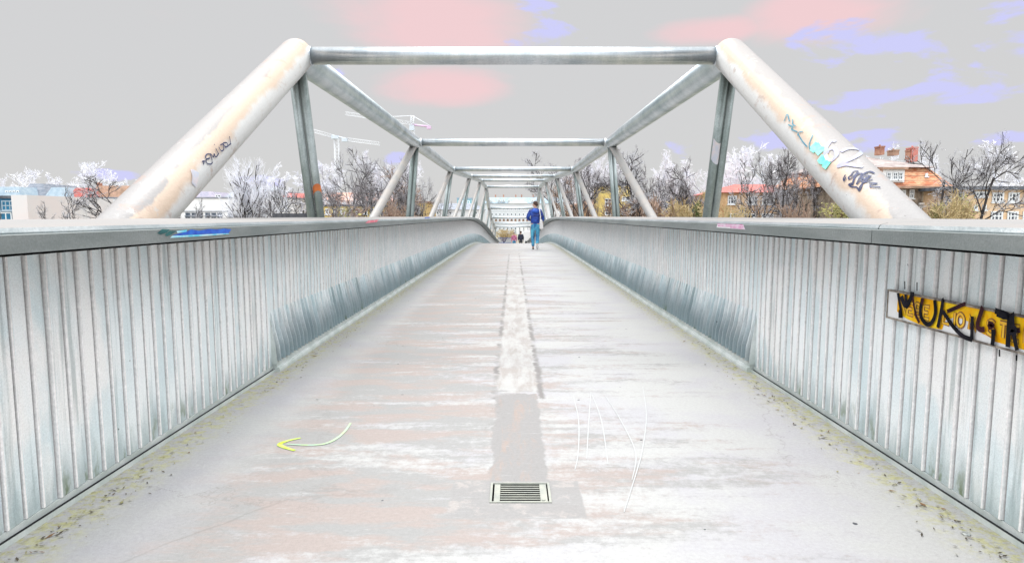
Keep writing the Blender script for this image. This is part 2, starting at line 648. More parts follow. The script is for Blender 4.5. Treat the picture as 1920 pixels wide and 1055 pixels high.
for ya, yb in zip(ys, ys[1:]):
    b.face([(-1.875, ya, zd(ya) - .3), (-1.875, yb, zd(yb) - .3), (1.875, yb, zd(yb) - .3), (1.875, ya, zd(ya) - .3)], 1)
tag(b.build('footpath', [M_DECK, M_RAIL]), kind='structure')

# ------------------------------------------------------------------ truss footbridge
bridge = empty('footbridge', (0, 0, 0), 'steel tube truss footbridge with sloping end tubes and cross bars overhead', 'bridge')
# near-side node pixels of the left truss (measured), distance, base half width, foot shift along the bridge
NOD = [(555, 105, 6.95, 2.2, 1.05), (778, 267, 15.5, 2.52, 0.0), (845, 317, 24.4, 2.70, -.1), (880, 330, 33.0, 2.80, 0),
       (900, 338, 41.5, 2.80, 0), (911, 350, 50.0, 2.70, 0), (917, 390, 58.0, 2.6, 0), (921, 408, 66.0, 2.5, 0), (925, 418, 74.0, 2.5, 0),
       (928, 425, 82.0, 2.5, 0)]
nodes = []
for px, py, Y, bw, dy in NOD:
    p = at(px, py, Y)
    nodes.append((abs(p.x), p.y, p.z))
RC, RE = .142, .168


def mir(p, s):
    return Vector((s * p[0], p[1], p[2]))


ENDB = None
end_axes = {}
for s in (-1, 1):
    # sloping end tube: node 1 down past the rail to the bearing
    n1_ = Vector(nodes[0])
    rl = at(258, 412, 4.22)
    rl = Vector((abs(rl.x), rl.y, rl.z))
    d = (rl - n1_)
    foot = n1_ + d * ((n1_.z + .35) / (n1_.z - rl.z))
    A, B = mir(n1_, s), mir(foot, s)
    ax = (A - B).normalized()
    b = MB()
    b.tube([B, A], RE, 28, cap=True)
    b.sphere(A, RE * .998, 24, 16)
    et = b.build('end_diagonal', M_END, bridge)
    end_axes[s] = (A, B, et)
    # top chord, bent at every node
    b = MB()
    pts = [mir(p, s) for p in nodes]
    fine = [pts[0]]
    for k in range(1, len(pts)):
        fine.append(pts[k])
    b.tube(fine, RC, 20)
    for p in fine[1:]:
        b.sphere(p, RC * 1.001, 18, 12)
    b.build('top_chord', M_CHORD, bridge)
    # bottom chord
    b = MB()
    bc = [Vector((s * 2.5, y, zd(y) - .32)) for y in range(-1, 86, 3)]
    b.tube(bc, .15, 14)
    b.build('bottom_chord', M_CHORD, bridge)
    # far sloping end tube
    b = MB()
    A2 = mir(nodes[-1], s)
    B2 = Vector((s * 2.5, 87.2, zd(87.2) - .3))
    b.tube([A2, B2], .14, 14)
    b.build('end_diagonal', M_CHORD, bridge)
    for k, (p, nd) in enumerate(zip(nodes, NOD)):
        top = mir(p, s) - Vector((0, 0, RC * .6))
        ft = Vector((s * nd[3], p[1] + nd[4], zd(p[1] + nd[4]) - .3))
        b = MB()
        ww = .043
        for q in (-1, 1):
            o = Vector((q * ww, q * .012, 0))
            b.tube([ft + o * 1.1, top + o], ww * 1.06, 14)
        # little collar where the twin tubes meet the chord
        b.tube([top + Vector((0, 0, -.05)), top + Vector((0, 0, .02))], .09, 14)
        post = b.build('post', M_POST, bridge)
        if k == 0:
            post_near = (ft, top, post, s) if s == -1 else post_near
            if s == 1:
                post_right = (ft, top, post, s)
        if k >= 1:
            run = 7.5 if k < 6 else 5.5
            ft2 = Vector((s * (nd[3] + .02), p[1] - run, zd(p[1] - run) - .3))
            b = MB()
            b.tube([ft2, mir(p, s) - Vector((0, .1, RC * .5))], .078 if k < 4 else .07, 16)
            b.build('diagonal', M_DIAG, bridge)
for k, p in enumerate(nodes):
    b = MB()
    b.tube([(-p[0] + RC * .7, p[1], p[2]), (p[0] - RC * .7, p[1], p[2])], .088 if k < 5 else .10, 18, cap=True)
    for s in (-1, 1):     # welded collars
        b.tube([(s * (p[0] - RC * .8), p[1], p[2]), (s * (p[0] - RC * 1.18), p[1], p[2])], .094 if k < 5 else .106, 18)
    b.build('cross_beam', M_BEAM, bridge)

# graffiti on the tubes
INK = mat('blue_black_ink', (.012, .02, .07), (.03, .04, .12), 20, .5)
TEALP = mat('teal_spray', (.10, .72, .52), (.30, .80, .66), 14, .6)
LILAC = mat('lilac_paint', (.36, .33, .46), (.38, .43, .48), 7, .6)
LILACY = mat('pale_yellow_paint', (.80, .78, .48), (.74, .80, .66), 7, .6)
TEALK = mat('blue_green_ink', (.05, .20, .30), (.10, .30, .38), 9, .5)
ORANGEP = mat('rust_orange_paint', (.60, .17, .04), (.45, .12, .04), 9, .6)
PAPER = mat('old_paper_sticker', (.62, .54, .54), (.48, .50, .58), 16, .7)


def dense(pts, n=6):
    """Catmull-Rom through pixel points"""
    out = []
    P = [pts[0]] + list(pts) + [pts[-1]]
    for i in range(1, len(P) - 2):
        p0, p1, p2, p3 = P[i - 1:i + 3]
        for k in range(n):
            t = k / n
            out.append(tuple(.5 * (2 * b_ + (c - a) * t + (2 * a - 5 * b_ + 4 * c - d_) * t * t + (-a + 3 * b_ - 3 * c + d_) * t ** 3)
                             for a, b_, c, d_ in zip(p0, p1, p2, p3)))
    out.append(tuple(pts[-1]))
    return out


def tube_strokes(strokes, s, w, material, name, n=5, off=.004):
    A, B, et = end_axes[s]
    b = MB()
    for q, st in enumerate(strokes):
        P, Nn = [], []
        for px, py in dense(st, n):
            p, nn = on_tube(px, py, A, B, RE)
            P.append(p)
            Nn.append(nn)
        b.ribbon(P, Nn, w, off + .0006 * (q % 4))
    return b.build(name, material, et)


def each_stroke(strokes, *a, **k):
    for i_, st_ in enumerate(strokes):
        tube_strokes([st_], *a, off=.004 + .0007 * i_)


def zp(ox, oy, sc, pts):
    return [(ox + x / sc, oy + y / sc) for x, y in pts]


def Z1(*pts):   # crop (260,220) x5.859
    return zp(260, 220, 5.859, pts)


def Z2(*pts):   # crop (1440,200) x5.277
    return zp(1440, 200, 5.277, pts)


each_stroke([Z1((692, 490), (712, 482), (730, 488)), Z1((712, 484), (708, 522)),
              Z1((790, 410), (748, 408), (728, 440), (745, 460), (775, 448)), Z1((770, 455), (735, 470), (742, 505), (785, 515), (805, 490)),
              Z1((800, 480), (782, 405), (812, 440), (822, 400)), Z1((822, 402), (838, 440), (872, 395)),
              Z1((838, 345), (862, 395)), Z1((822, 302), (826, 310)), Z1((868, 330), (896, 372), (922, 352), (915, 300), (885, 310)),
              Z1((912, 290), (948, 345)), Z1((915, 288), (955, 285), (962, 322), (935, 325)), Z1((984, 214), (992, 270), (996, 304)),
              Z1((950, 330), (985, 300), (1000, 292))],
             -1, .0085, INK, 'graffiti_tag')
tube_strokes([Z2((820, 690), (850, 645), (890, 645), (850, 690), (810, 720), (800, 700), (840, 670)),
              Z2((890, 650), (850, 720), (840, 780), (870, 690), (930, 665), (900, 720), (880, 770), (920, 730)),
              Z2((880, 660), (950, 670), (1010, 645), (1050, 665), (990, 650), (930, 680)),
              Z2((930, 690), (1000, 690), (960, 730), (930, 700), (940, 760), (1020, 690)),
              Z2((800, 770), (830, 760), (820, 780), (800, 770), (830, 795), (880, 800), (910, 835), (940, 760), (975, 700)),
              Z2((900, 830), (930, 770), (1035, 725)), Z2((1000, 760), (1080, 765), (1020, 780), (1018, 800), (1095, 800), (1105, 808)),
              Z2((770, 678), (752, 715), (760, 735), (774, 700))],
             1, .0095, INK, 'graffiti_tag')
each_stroke([Z2((420, 430), (412, 370), (445, 285)), Z2((205, 180), (250, 205), (235, 225), (295, 252)),
              Z2((300, 290), (305, 260), (350, 250)), Z2((300, 270), (350, 350), (395, 400)), Z2((165, 150), (190, 80)), Z2((200, 80), (218, 150)),
              Z2((250, 130), (250, 180), (280, 195))],
             1, .009, TEALK, 'graffiti_tag')
tube_strokes([Z2((445, 375), (470, 400)), Z2((440, 400), (480, 430)), Z2((470, 380), (500, 420), (520, 440)), Z2((480, 400), (530, 460)),
              Z2((510, 505), (560, 540)), Z2((520, 525), (575, 545)), Z2((500, 430), (545, 430)), Z2((560, 560), (600, 590))],
             1, .055, TEALP, 'paint_splash', off=.003)
tube_strokes([Z2((670, 350), (620, 345), (575, 420), (575, 500), (620, 540), (680, 480), (660, 420), (600, 430), (580, 470)),
              Z2((720, 450), (790, 420), (880, 425), (920, 455), (850, 510), (740, 560), (700, 590), (780, 575), (870, 590), (940, 600))],
             1, .030, LILAC, 'graffiti_number', off=.0035)
tube_strokes([Z2((575, 480), (600, 530), (640, 525))], 1, .026, LILACY, 'graffiti_number', off=.0055)
tube_strokes([Z1((600, 580), (615, 660), (600, 740)), Z1((625, 590), (620, 670), (605, 750))], -1, .055, PAPER, 'sticker', off=.003)


def post_mark(info, t0, t1, material, name, ang0, ang1, off=.001):
    ft, top, post, s = info
    o = Vector((.043, .012, 0)) * (1 if s == -1 else -1)
    a = ft + o * 1.1
    c = top + o
    b = MB()
    N = 10
    ax = (c - a).normalized()
    for k in range(N):
        pts = []
        for kk, tt in ((k, 0), (k + 1, 0), (k + 1, 1), (k, 1)):
            f_ = kk / N
            an = ang0 + (ang1 - ang0) * f_
            t = (t0 if tt == 0 else t1) + .018 * math.sin(f_ * 3) * (1 if s == -1 else -1)
            cpt = a.lerp(c, t)
            side = Vector((1, 0, 0)) - ax * ax.x
            side.normalize()
            fr = ax.cross(side)
            pts.append(cpt + (side * math.cos(an) + fr * math.sin(an)) * (.0456 + off))
        b.face(pts, 0, True)
    b.build(name, material, post)


post_mark(post_near, .575, .60, ORANGEP, 'paint_band', -2.6, .2)
post_mark(post_right, .70, .77, PAPER, 'sticker', -2.6, .6)

# ------------------------------------------------------------------ parapets
RAILX = 1.62
RAILP = [(1.62, 1.098), (1.62, 1.158), (1.650, 1.160), (1.648, 1.166), (1.658, 1.181), (1.69, 1.190), (2.13, 1.206), (2.16, 1.19), (2.16, 1.098)]
RAILM = [0, 0, 1, 1, 2, 2, 2, 1, 0]
rng = random.Random(4)
BLUEP = mat('blue_paint', (.01, .05, .45), (.02, .16, .62), 9, .45)
CYANP = mat('cyan_paint', (.10, .55, .75), (.55, .75, .80), 12, .5)
BLKGR = mat('dark_green_paint', (.01, .05, .06), (.02, .12, .12), 12, .5)
REDS = mat('red_sticker', (.70, .10, .16), (.78, .30, .34), 14, .5)
PINKS = mat('magenta_sticker', (.62, .12, .38), (.76, .55, .68), 14, .5)
WHT = mat('white_sticker', (.80, .78, .78), (.72, .70, .72), 14, .5)
parapets = {}
for s, label in ((-1, 'grey slatted zinc parapet on the left with blue paint smeared along its handrail'),
                 (1, 'grey slatted zinc parapet on the right carrying the yellow graffitied sign')):
    root = empty('parapet', (s * 1.9, 2.0, 0), label, 'parapet', 'slatted parapets along the footbridge')
    parapets[s] = root
    # handrail in lengths, with a joint on each side
    b = MB()
    yj = [(-1, [Y0, 14.3, 29, 43, 58, 73, 89])][0][1] if s == -1 else [Y0, 3.02, 14.6, 29, 43, 58, 73, 89]
    for ya, yb in zip(yj, yj[1:]):
        n = max(1, int((yb - ya) / .8))
        for k in range(n):
            p, q = ya + (yb - ya) * k / n, ya + (yb - ya) * (k + 1) / n
            if k == 0:
                p += .004
            if k == n - 1:
                q -= .004
            for j in range(len(RAILP)):
                (xa, za), (xb, zb) = RAILP[j], RAILP[(j + 1) % len(RAILP)]
                b.face([(s * xa, p, za + zd(p)), (s * xb, p, zb + zd(p)), (s * xb, q, zb + zd(q)), (s * xa, q, za + zd(q))], RAILM[j], 3 <= j <= 5)
        for yy in (ya + .004, yb - .004):
            b.face([(s * x, yy, z + zd(yy)) for x, z in RAILP], 0)
    hr = b.build('handrail', [M_RAIL, M_CHORD, M_CAP], root)
    # slats
    P = .0996
    b = MB()
    S1 = [(.05, 1.897, .009), (.35, 1.899, .009), (.70, 1.901, .009), (1.068, 1.905, .010)]
    S2 = [(.088, 1.876, .048), (.20, 1.886, .050), (.34, 1.902, .034), (.48, 1.910, .010), (.75, 1.910, .007), (1.068, 1.912, .007)]
    y = Y0
    while y < Y1 - .2:
        prof = S1 if y + P * .5 < YJ else S2
        near = y < 14
        jx = rng.uniform(-.003, .003)
        gap = .0075 if prof is S1 else .006
        cols = []
        for z, X, h in prof:
            jj = rng.uniform(-.0015, .0015)
            cols.append([(X + .03, y, z), (X - h + jx, y + jj, z), (X - h + jx, y + .010 + jj, z), (X + jx, y + P - gap, z), (X + .03, y + P - gap, z)])
        mi = [1, 1, 0, 2]
        for ca, cb in zip(cols, cols[1:]):
            for k in range(4):
                q4 = [ca[k], ca[k + 1], cb[k + 1], cb[k]]
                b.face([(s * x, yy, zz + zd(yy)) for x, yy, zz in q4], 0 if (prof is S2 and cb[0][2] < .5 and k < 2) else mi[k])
            # back of the gap
            b.face([(s * (ca[4][0]), ca[4][1], ca[4][2] + zd(y)), (s * ca[4][0], y + P, ca[4][2] + zd(y)),
                    (s * cb[4][0], y + P, cb[4][2] + zd(y)), (s * cb[4][0], cb[4][1], cb[4][2] + zd(y))], 2)
        y += P
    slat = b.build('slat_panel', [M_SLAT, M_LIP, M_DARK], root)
    # kerb channel: low upstand with a dark groove, stepping in where the second panel begins
    b = MB()
    for ya, yb, K in ((Y0, YJ, [(1.872, 0), (1.872, .024), (1.878, .024), (1.884, .010), (1.890, .022), (1.890, .048), (1.93, .050), (1.93, -.05)]),
                      (YJ, Y1 - .5, [(1.836, 0), (1.836, .020), (1.842, .036), (1.858, .040), (1.858, .083), (1.91, .086), (1.91, -.05)])):
        n = int((yb - ya) / .7)
        MI = [0, 1, 1, 1, 0, 0, 0, 0] if len(K) == 8 else [0, 0, 0, 0, 0, 0, 0]
        for k in range(n):
            p, q = ya + (yb - ya) * k / n, ya + (yb - ya) * (k + 1) / n
            for j in range(len(K)):
                (xa, za), (xb, zb) = K[j], K[(j + 1) % len(K)]
                b.face([(s * xa, p, za + zd(p)), (s * xb, p, zb + zd(p)), (s * xb, q, zb + zd(q)), (s * xa, q, za + zd(q))], MI[j])
        for yy in (ya, yb):
            b.face([(s * x, yy, z + zd(yy)) for x, z in K], 0)
    b.build('kerb_channel', [M_CHAN, M_DARK], root)
    # end plate closing the inward step of the second panel
    b = MB()
    yy = YJ - .012
    pl = [(1.848, .062), (1.850, .10), (1.862, .22), (1.888, .38), (1.905, .50), (1.925, .50), (1.925, .062)]
    for dy in (0, .006):
        b.face([(s * x, yy + dy, z) for x, z in pl], 0)
    for j in range(len(pl)):
        (xa, za), (xb, zb) = pl[j], pl[(j + 1) % len(pl)]
        b.face([(s * xa, yy, za), (s * xb, yy, zb), (s * xb, yy + .006, zb), (s * xa, yy + .006, za)], 0)
    b.build('end_plate', M_CHAN, root)
    # outer skin and supports behind the slats
    b = MB()
    y = Y0
    while y < Y1 - 1:
        q = y + 1.0
        b.face([(s * 1.96, y, zd(y) + .98), (s * 1.96, q, zd(q) + .98), (s * 1.96, q, zd(q) + 1.0975), (s * 1.96, y, zd(y) + 1.0975)], 1)  # black strip standing in for the shadow line under the rail
        b.face([(s * 1.985, y, zd(y) - .2), (s * 1.985, q, zd(q) - .2), (s * 1.985, q, zd(q) + 1.088), (s * 1.985, y, zd(y) + 1.08)], 0)
        b.box((s * 1.972, y, zd(y) - .2), (s * 1.982, y + .06, zd(y) + 1.075), 0)
        y = q
    b.build('outer_skin', [M_RAIL, M_DARK], root)
    NI = Vector((-s, 0, 0))
    if s == -1:
        X = -RAILX

        def rail_patch(rows, material, name):
            bb = MB()
            for pts in rows:
                P3 = [on_side(px, py, X) + NI * .002 for px, py in pts]
                bb.face(P3)
            return bb.build(name, material, hr)
        rail_patch([[(322, 441.5), (428, 437.0), (433, 429.8), (420, 428.5), (405, 430.2), (392, 429.2), (372, 432.5), (358, 430.0), (350, 434)]], BLUEP, 'paint_smear')
        rail_patch([[(318, 446.0), (395, 441.6), (430, 438.6), (428, 437.3), (322, 442.0)], [(330, 433), (350, 430.6), (349, 434.5), (332, 437)]], CYANP, 'paint_smear')
        rail_patch([[(294, 437), (303, 429.5), (318, 430), (312, 436), (300, 440)], [(308, 440), (318, 432.5), (331, 433), (320, 440), (312, 443)]], BLKGR, 'paint_smear')
        rail_patch([[(685, 418.6), (706, 416.4), (710, 411.6), (690, 413.2)]], REDS, 'sticker')
        rail_patch([[(796, 409.2), (806, 408.6), (806, 406.8), (797, 407.3)]], BLUEP, 'sticker')
    else:
        X = RAILX
        for pts, m_ in (([(1344, 426.5), (1398, 430.5), (1394, 421.0), (1346, 419.0)], WHT),):
            bb = MB()
            bb.face([on_side(px, py, X) + NI * .002 for px, py in pts])
            stk = bb.build('sticker', m_, hr)
        bb = MB()
        for ya, yb, xa, xb in ((419.2, 420.6, 1346, 1394), (422.4, 424.2, 1347, 1396), (426, 427.4, 1370, 1398)):
            bb.face([on_side(px, py, X) + NI * .0045 for px, py in ((xa, yb), (xb, yb + 2.2), (xb, ya + 2.0), (xa, ya))])
        bb.build('sticker', PINKS, hr)

# ------------------------------------------------------------------ graffitied sign on the right parapet
XS = 1.868
c_tl, c_bl = on_side(1668, 543, XS), on_side(1661, 594, XS)
SZ1, SZ0 = c_tl.z, c_bl.z
SY1 = (c_tl.y + c_bl.y) / 2
SY0 = SY1 - 1.16
ENA = mat('white_enamel', (.80, .79, .79), (.70, .68, .67), 10, .35)
YEL = mat('yellow_board_paint', (.84, .37, .0), (.90, .60, .02), 9, .6, spec=.1)
ORL = mat('ochre_letter', (.86, .52, .03), (.78, .38, .02), 10, .45)
BRL = mat('brown_outline', (.16, .05, .025), (.26, .08, .02), 10, .5)
BLK = mat('black_spray', (.006, .007, .009), (.018, .016, .024), 11, .8, spec=.1)
MAR = mat('maroon_spray', (.06, .018, .022), (.025, .010, .014), 11, .8, spec=.1)
sign = empty('sign_board', (XS, (SY0 + SY1) / 2, (SZ0 + SZ1) / 2), 'long white and yellow sign board overpainted with black graffiti on the right parapet', 'sign')
b = MB()
b.box((XS, SY0, SZ0), (XS + .012, SY1, SZ1))
b.build('panel', ENA, sign)
b = MB()
t = .006
b.box((XS - .006, SY0, SZ1 - t), (XS + .014, SY1, SZ1 + .002))
b.box((XS - .006, SY0, SZ0 - .002), (XS + .014, SY1, SZ0 + t))
b.box((XS - .005, SY1 - .004, SZ0 + t), (XS + .014, SY1 + .001, SZ1 - t))
b.box((XS - .005, SY0 - .001, SZ0 + t), (XS + .014, SY0 + .004, SZ1 - t))
b.build('border', mat('weathered_border', (.34, .29, .24), (.10, .08, .07), 22, .6), sign)
# yellow field, wavy lower edge as photographed
SN = Vector((-1, 0, 0))


def sp(u, v, off):
    """u along the board from its left end (0..1.16 m), v height 0..1"""
    return Vector((XS - off, SY1 - u, SZ0 + (SZ1 - SZ0) * v))


b = MB()
low = [(.085, .30), (.16, .14), (.26, .06), (.36, .05), (.43, .08), (.45, .42), (.52, .58), (.62, .50), (.66, .30), (.72, .22), (.74, .14), (.90, .12), (1.15, .10)]
for (ua, va), (ub, vb) in zip(low, low[1:]):
    b.face([sp(ua, va, .001), sp(ub, vb, .001), sp(ub, .955, .001), sp(ua, .955, .001)])
b.build('yellow_field', YEL, sign)
# lettering:  NEBE LIONSTER in ochre with brown outlines
LET = {'N': [[(0, 0), (0, 1), (.8, 0), (.8, 1)]], 'E': [[(.8, 0), (0, 0), (0, 1), (.8, 1)], [(0, .5), (.65, .5)]],
       'B': [[(0, 0), (0, 1), (.6, .95), (.7, .75), (.5, .55), (0, .52)], [(.5, .52), (.8, .3), (.65, .05), (0, 0)]],
       'L': [[(0, 1), (0, 0), (.8, 0)]], 'I': [[(.2, 0), (.2, 1)]],
       'O': [[(.4, 0), (.05, .25), (.05, .75), (.4, 1), (.78, .75), (.78, .25), (.4, 0)]],
       'S': [[(.75, .85), (.4, 1), (.05, .8), (.3, .55), (.7, .4), (.7, .12), (.35, 0), (0, .15)]],
       'T': [[(0, 1), (.85, 1)], [(.42, 1), (.42, 0)]],
       'R': [[(0, 0), (0, 1), (.6, .97), (.75, .75), (.55, .52), (0, .5)], [(.4, .5), (.8, 0)]]}
lay = [('N', .115), ('E', .175), ('B', .235), ('E', .295), ('L', .435), ('I', .500), ('O', .525), ('N', .600), ('S', .705), ('T', .770), ('E', .830), ('R', .900)]
for w_, m_, nm, off in ((.020, BRL, 'letter_outline', .0022), (.011, ORL, 'letter', .0034)):
    for ch, u0 in lay:
        b = MB()
        for j, st in enumerate(LET[ch]):
            pts = [sp(u0 + x * .052, .30 + y * .40, 0) for x, y in (dense(st, 4) if ch in 'OSBR' else st)]
            b.ribbon(pts, [SN] * len(pts), w_, off + .0004 * j)
        b.build(nm, m_, sign)
# black spray strokes, (crop (1640,520) x6.593)
GS = [([(300, 190), (318, 300), (335, 400), (345, 500)], .030), ([(395, 200), (405, 300), (418, 380)], .030), ([(345, 230), (380, 330), (425, 330), (490, 190)], .040),
      ([(610, 260), (585, 380), (590, 480), (640, 560), (700, 575), (745, 520), (770, 420), (760, 280)], .032), ([(870, 250), (845, 400), (800, 620)], .030),
      ([(860, 420), (900, 470), (990, 600), (1110, 720), (1230, 770)], .030), ([(1150, 320), (1040, 370), (920, 420)], .026), ([(1235, 480), (1232, 620), (1228, 760)], .030),
      ([(1370, 360), (1330, 480), (1300, 590), (1330, 640), (1390, 640)], .034), ([(1520, 410), (1660, 460), (1700, 500), (1690, 640), (1680, 860)], .036),
      ([(1500, 640), (1500, 740), (1490, 840)], .032), ([(1740, 420), (1745, 600), (1770, 760), (1800, 900)], .030), ([(1440, 560), (1500, 590), (1440, 620)], .030),
      ([(1770, 660), (1840, 650)], .028), ([(510, 240), (520, 340), (545, 460)], .022), ([(640, 255), (620, 330)], .022), ([(480, 160), (530, 200)], .03), ([(1560, 440), (1650, 480), (1660, 520)], .04), ([(350, 400), (350, 500)], .03), ([(1700, 620), (1780, 640), (1750, 720)], .045), ([(540, 440), (570, 500), (600, 560)], .024)]
for q, (m_, sel) in enumerate(((BLK, [0, 1, 2, 3, 4, 5, 7, 9, 10, 11, 16, 17, 18, 19]), (MAR, [6, 8, 12, 13, 14, 15, 20]))):
    for i in sel:
        b = MB()
        st, w_ = GS[i]
        P3 = [on_side(1640 + x / 6.593, 520 + y / 6.593, XS) for x, y in dense(st, 5)]
        P3 = [Vector((XS, p.y, min(max(p.z, SZ0 - .004), SZ1 + .004))) for p in P3]
        b.ribbon(P3, [SN] * len(P3), w_ * .66, .0052 + .0006 * i)
        b.build('spray_stroke', m_, sign)
# dark drips over the slat lips above and below the board
for px, py0, py1 in ((1698, 527, 542), (1721, 529, 545), (1876, 655, 668), (1908, 665, 676)):
    P3 = [on_side(px, py0 + (py1 - py0) * k / 3, 1.868) for k in range(4)]
    b = MB()
    b.ribbon(P3, [SN] * 4, .008, .004)
    b.build('drip', BLK, sign)

# ------------------------------------------------------------------ things on the deck
STEEL = mat('drain_steel', (.30, .31, .28), (.38, .38, .33), 12, .5, .2)
gr = empty('drain_grate', ((DX0 + DX1) / 2, (DY0 + DY1) / 2, 0), 'pale slotted steel drain grate set in the deck', 'drain')
b = MB()
fz = .005
for a_, c_ in (((DX0 - .010, DY0 - .008), (DX1 + .010, DY0)), ((DX0 - .010, DY1), (DX1 + .010, DY1 + .008)), ((DX0 - .010, DY0), (DX0, DY1)), ((DX1, DY0), (DX1 + .010, DY1))):
    b.box((a_[0], a_[1], -.06), (c_[0], c_[1], fz))
b.build('frame', STEEL, gr)
b = MB()
W_ = DX1 - DX0
b.box((DX0 + .008, DY0 + .004, -.03), (DX0 + .034, DY1 - .002, .001))
b.box((DX1 - .036, DY0 + .004, -.03), (DX1 - .006, DY1 - .002, .001))
NB = 8
pit = (DY1 - DY0 - .008) / NB
for k in range(NB):
    ya = DY0 + .006 + k * pit
    b.box((DX0 + .034, ya + pit * .36, -.0045), (DX1 - .036, ya + pit * .70, -.003))
b.tube([(DX1 - .024, DY0 + .02, 0), (DX1 - .024, DY0 + .02, .006)], .008, 10)
b.build('slotted_cover', STEEL, gr)
b = MB()
b.face([(DX0 - .01, DY0 - .008, -.12), (DX1 + .01, DY0 - .008, -.12), (DX1 + .01, DY1 + .008, -.12), (DX0 - .01, DY1 + .008, -.12)])
for p, q in (((DX0, DY0), (DX1, DY0)), ((DX1, DY0), (DX1, DY1)), ((DX1, DY1), (DX0, DY1)), ((DX0, DY1), (DX0, DY0))):
    b.face([(p[0], p[1], -.12), (q[0], q[1], -.12), (q[0], q[1], -.002), (p[0], p[1], -.002)])
b.build('well', M_DARK, gr)

ARY = mat('yellow_green_chalk', (.42, .60, .03), (.46, .54, .16), 25, .8)
ARM = mat('mint_chalk', (.36, .50, .39), (.40, .53, .28), 22, .8)


def deck_strokes(strokes, w, z=.003):
    b = MB()
    for q, st in enumerate(strokes):
        P3 = [on_deck(px, py, 0) for px, py in dense(st, 6)]
        n = len(P3)
        ww = [w * (.55 + .45 * math.sin(math.pi * min(1, (k + .6) / n * 1.0))) for k in range(n)]
        b.ribbon(P3, [Vector((0, 0, 1))] * n, ww, z + .0008 * q)
    return b


ar = deck_strokes([zp(500, 780, 10.667, [(680, 440), (480, 480), (320, 530), (260, 575), (340, 620), (460, 660), (560, 690)])], .027).build('painted_arrow', ARY)
tag(ar, 'yellow green chalk arrow curving to the left on the deck', 'arrow marking')
deck_strokes([zp(500, 780, 10.667, [(1680, 140), (1560, 310), (1380, 460), (1180, 550), (950, 580), (680, 578), (400, 562)])], .019).build('arrow_tail', ARM, ar)
CHK = mat('white_chalk', (.45, .45, .45), (.41, .41, .41), 30, .9)
ck = empty('chalk_scribble', (.45, 3.6, 0), 'faint curving white chalk scribble on the deck right of the drain', 'chalk drawing')
for st in ([(1075, 742), (1085, 790), (1084, 850), (1078, 880)], [(1108, 735), (1104, 790), (1100, 860)], [(1110, 740), (1128, 790), (1140, 870)],
           [(1135, 742), (1165, 790), (1192, 850), (1185, 900)], [(1205, 725), (1212, 780), (1205, 840), (1195, 880), (1170, 960)]):
    deck_strokes([st], .006).build('chalk_line', CHK, ck)

cp = on_deck(1811, 1001)
b = MB()
b.tube([(cp.x, cp.y, .0), (cp.x, cp.y, .004), (cp.x, cp.y, .007)], [.0165, .0165, .012], 21)
tag(b.build('bottle_cap', mat('grey_cap', (.30, .31, .30), (.5, .5, .48), 60, .4, .5), loc=(cp.x, cp.y, 0)), 'small grey bottle cap on the deck near the right kerb', 'bottle cap')

# fallen leaves, twigs and grit in both gutters
b = MB()
rl_ = random.Random(11)
for k in range(3400):
    s = rl_.choice((-1, 1))
    y = 1.4 + (rl_.random() ** 1.7) * 22
    dens = .5 + .5 * math.sin(y * 2.3 + s) * math.sin(y * .9 + 1)
    if rl_.random() > dens + .15:
        continue
    x = s * (1.80 - abs(rl_.gauss(0, .085)))
    sz = rl_.uniform(.003, .010) * (1 if rl_.random() < .93 else 1.8)
    a = rl_.uniform(0, 6.28)
    u = Vector((math.cos(a), math.sin(a), rl_.uniform(-.2, .3))) * sz * rl_.uniform(.8, 1.8)
    w = Vector((-math.sin(a), math.cos(a), rl_.uniform(-.2, .3))) * sz * .5
    c = Vector((x, y, zd(y) + .006))
    b.face([c - u, c + w, c + u, c - w], rl_.choice((0, 0, 1, 2, 3)))
tag(b.build('leaf_litter', [mat('leaf_dark', (.05, .04, .03), (.09, .07, .04), 30, .9), mat('leaf_brown', (.22, .12, .06), (.14, .08, .04), 30, .9),
                            mat('leaf_olive', (.30, .28, .12), (.22, .2, .1), 30, .9), mat('grit', (.35, .33, .3), (.2, .2, .18), 30, .9)]),
    'dry leaves and grit gathered along the kerbs', 'litter', kind='stuff')

#@@PART2
# ------------------------------------------------------------------ buildings on both banks
W_WHT = mat('white_render', (.88, .85, .83), (.82, .80, .79), .35, .85, grain=.06, gscale=3)
W_PALE = mat('pale_facade', (.72, .71, .72), (.66, .66, .67), .3, .85, grain=.08, gscale=3)
W_OCH = mat('ochre_render', (.74, .50, .28), (.46, .25, .12), .9, .85, grain=.3, gscale=4, detail=8)
W_YEL = mat('yellow_render', (.74, .58, .20), (.62, .44, .14), .5, .85, grain=.15, gscale=3)
W_BRK = mat('red_brick', (.50, .27, .18), (.30, .13, .09), 1.4, .85, grain=.3, gscale=5)
W_PNK = mat('pink_render', (.70, .50, .46), (.60, .42, .38), .4, .85, grain=.1, gscale=3)
W_STN = mat('brown_stone', (.44, .35, .27), (.17, .13, .10), 1.3, .9, grain=.5, gscale=5, detail=8)
R_DRK = mat('dark_roof', (.055, .06, .075), (.11, .12, .14), 1.4, .7, grain=.3, gscale=4)
R_GRY = mat('grey_slate', (.30, .31, .35), (.18, .20, .24), 1.2, .7, stretch=(1, 1, 3), grain=.3, gscale=5)
R_BLU = mat('blue_grey_roof', (.27, .35, .42), (.38, .45, .50), 1.2, .6, grain=.25, gscale=5)
R_RED = mat('red_tiles', (.55, .16, .13), (.42, .11, .10), 1.4, .8, grain=.3, gscale=5)
R_BRN = mat('brown_tiles', (.46, .28, .20), (.30, .19, .13), 1.5, .8, grain=.35, gscale=5)
WF = mat('white_window_frame', (.82, .82, .82), (.76, .77, .78), 3, .6)
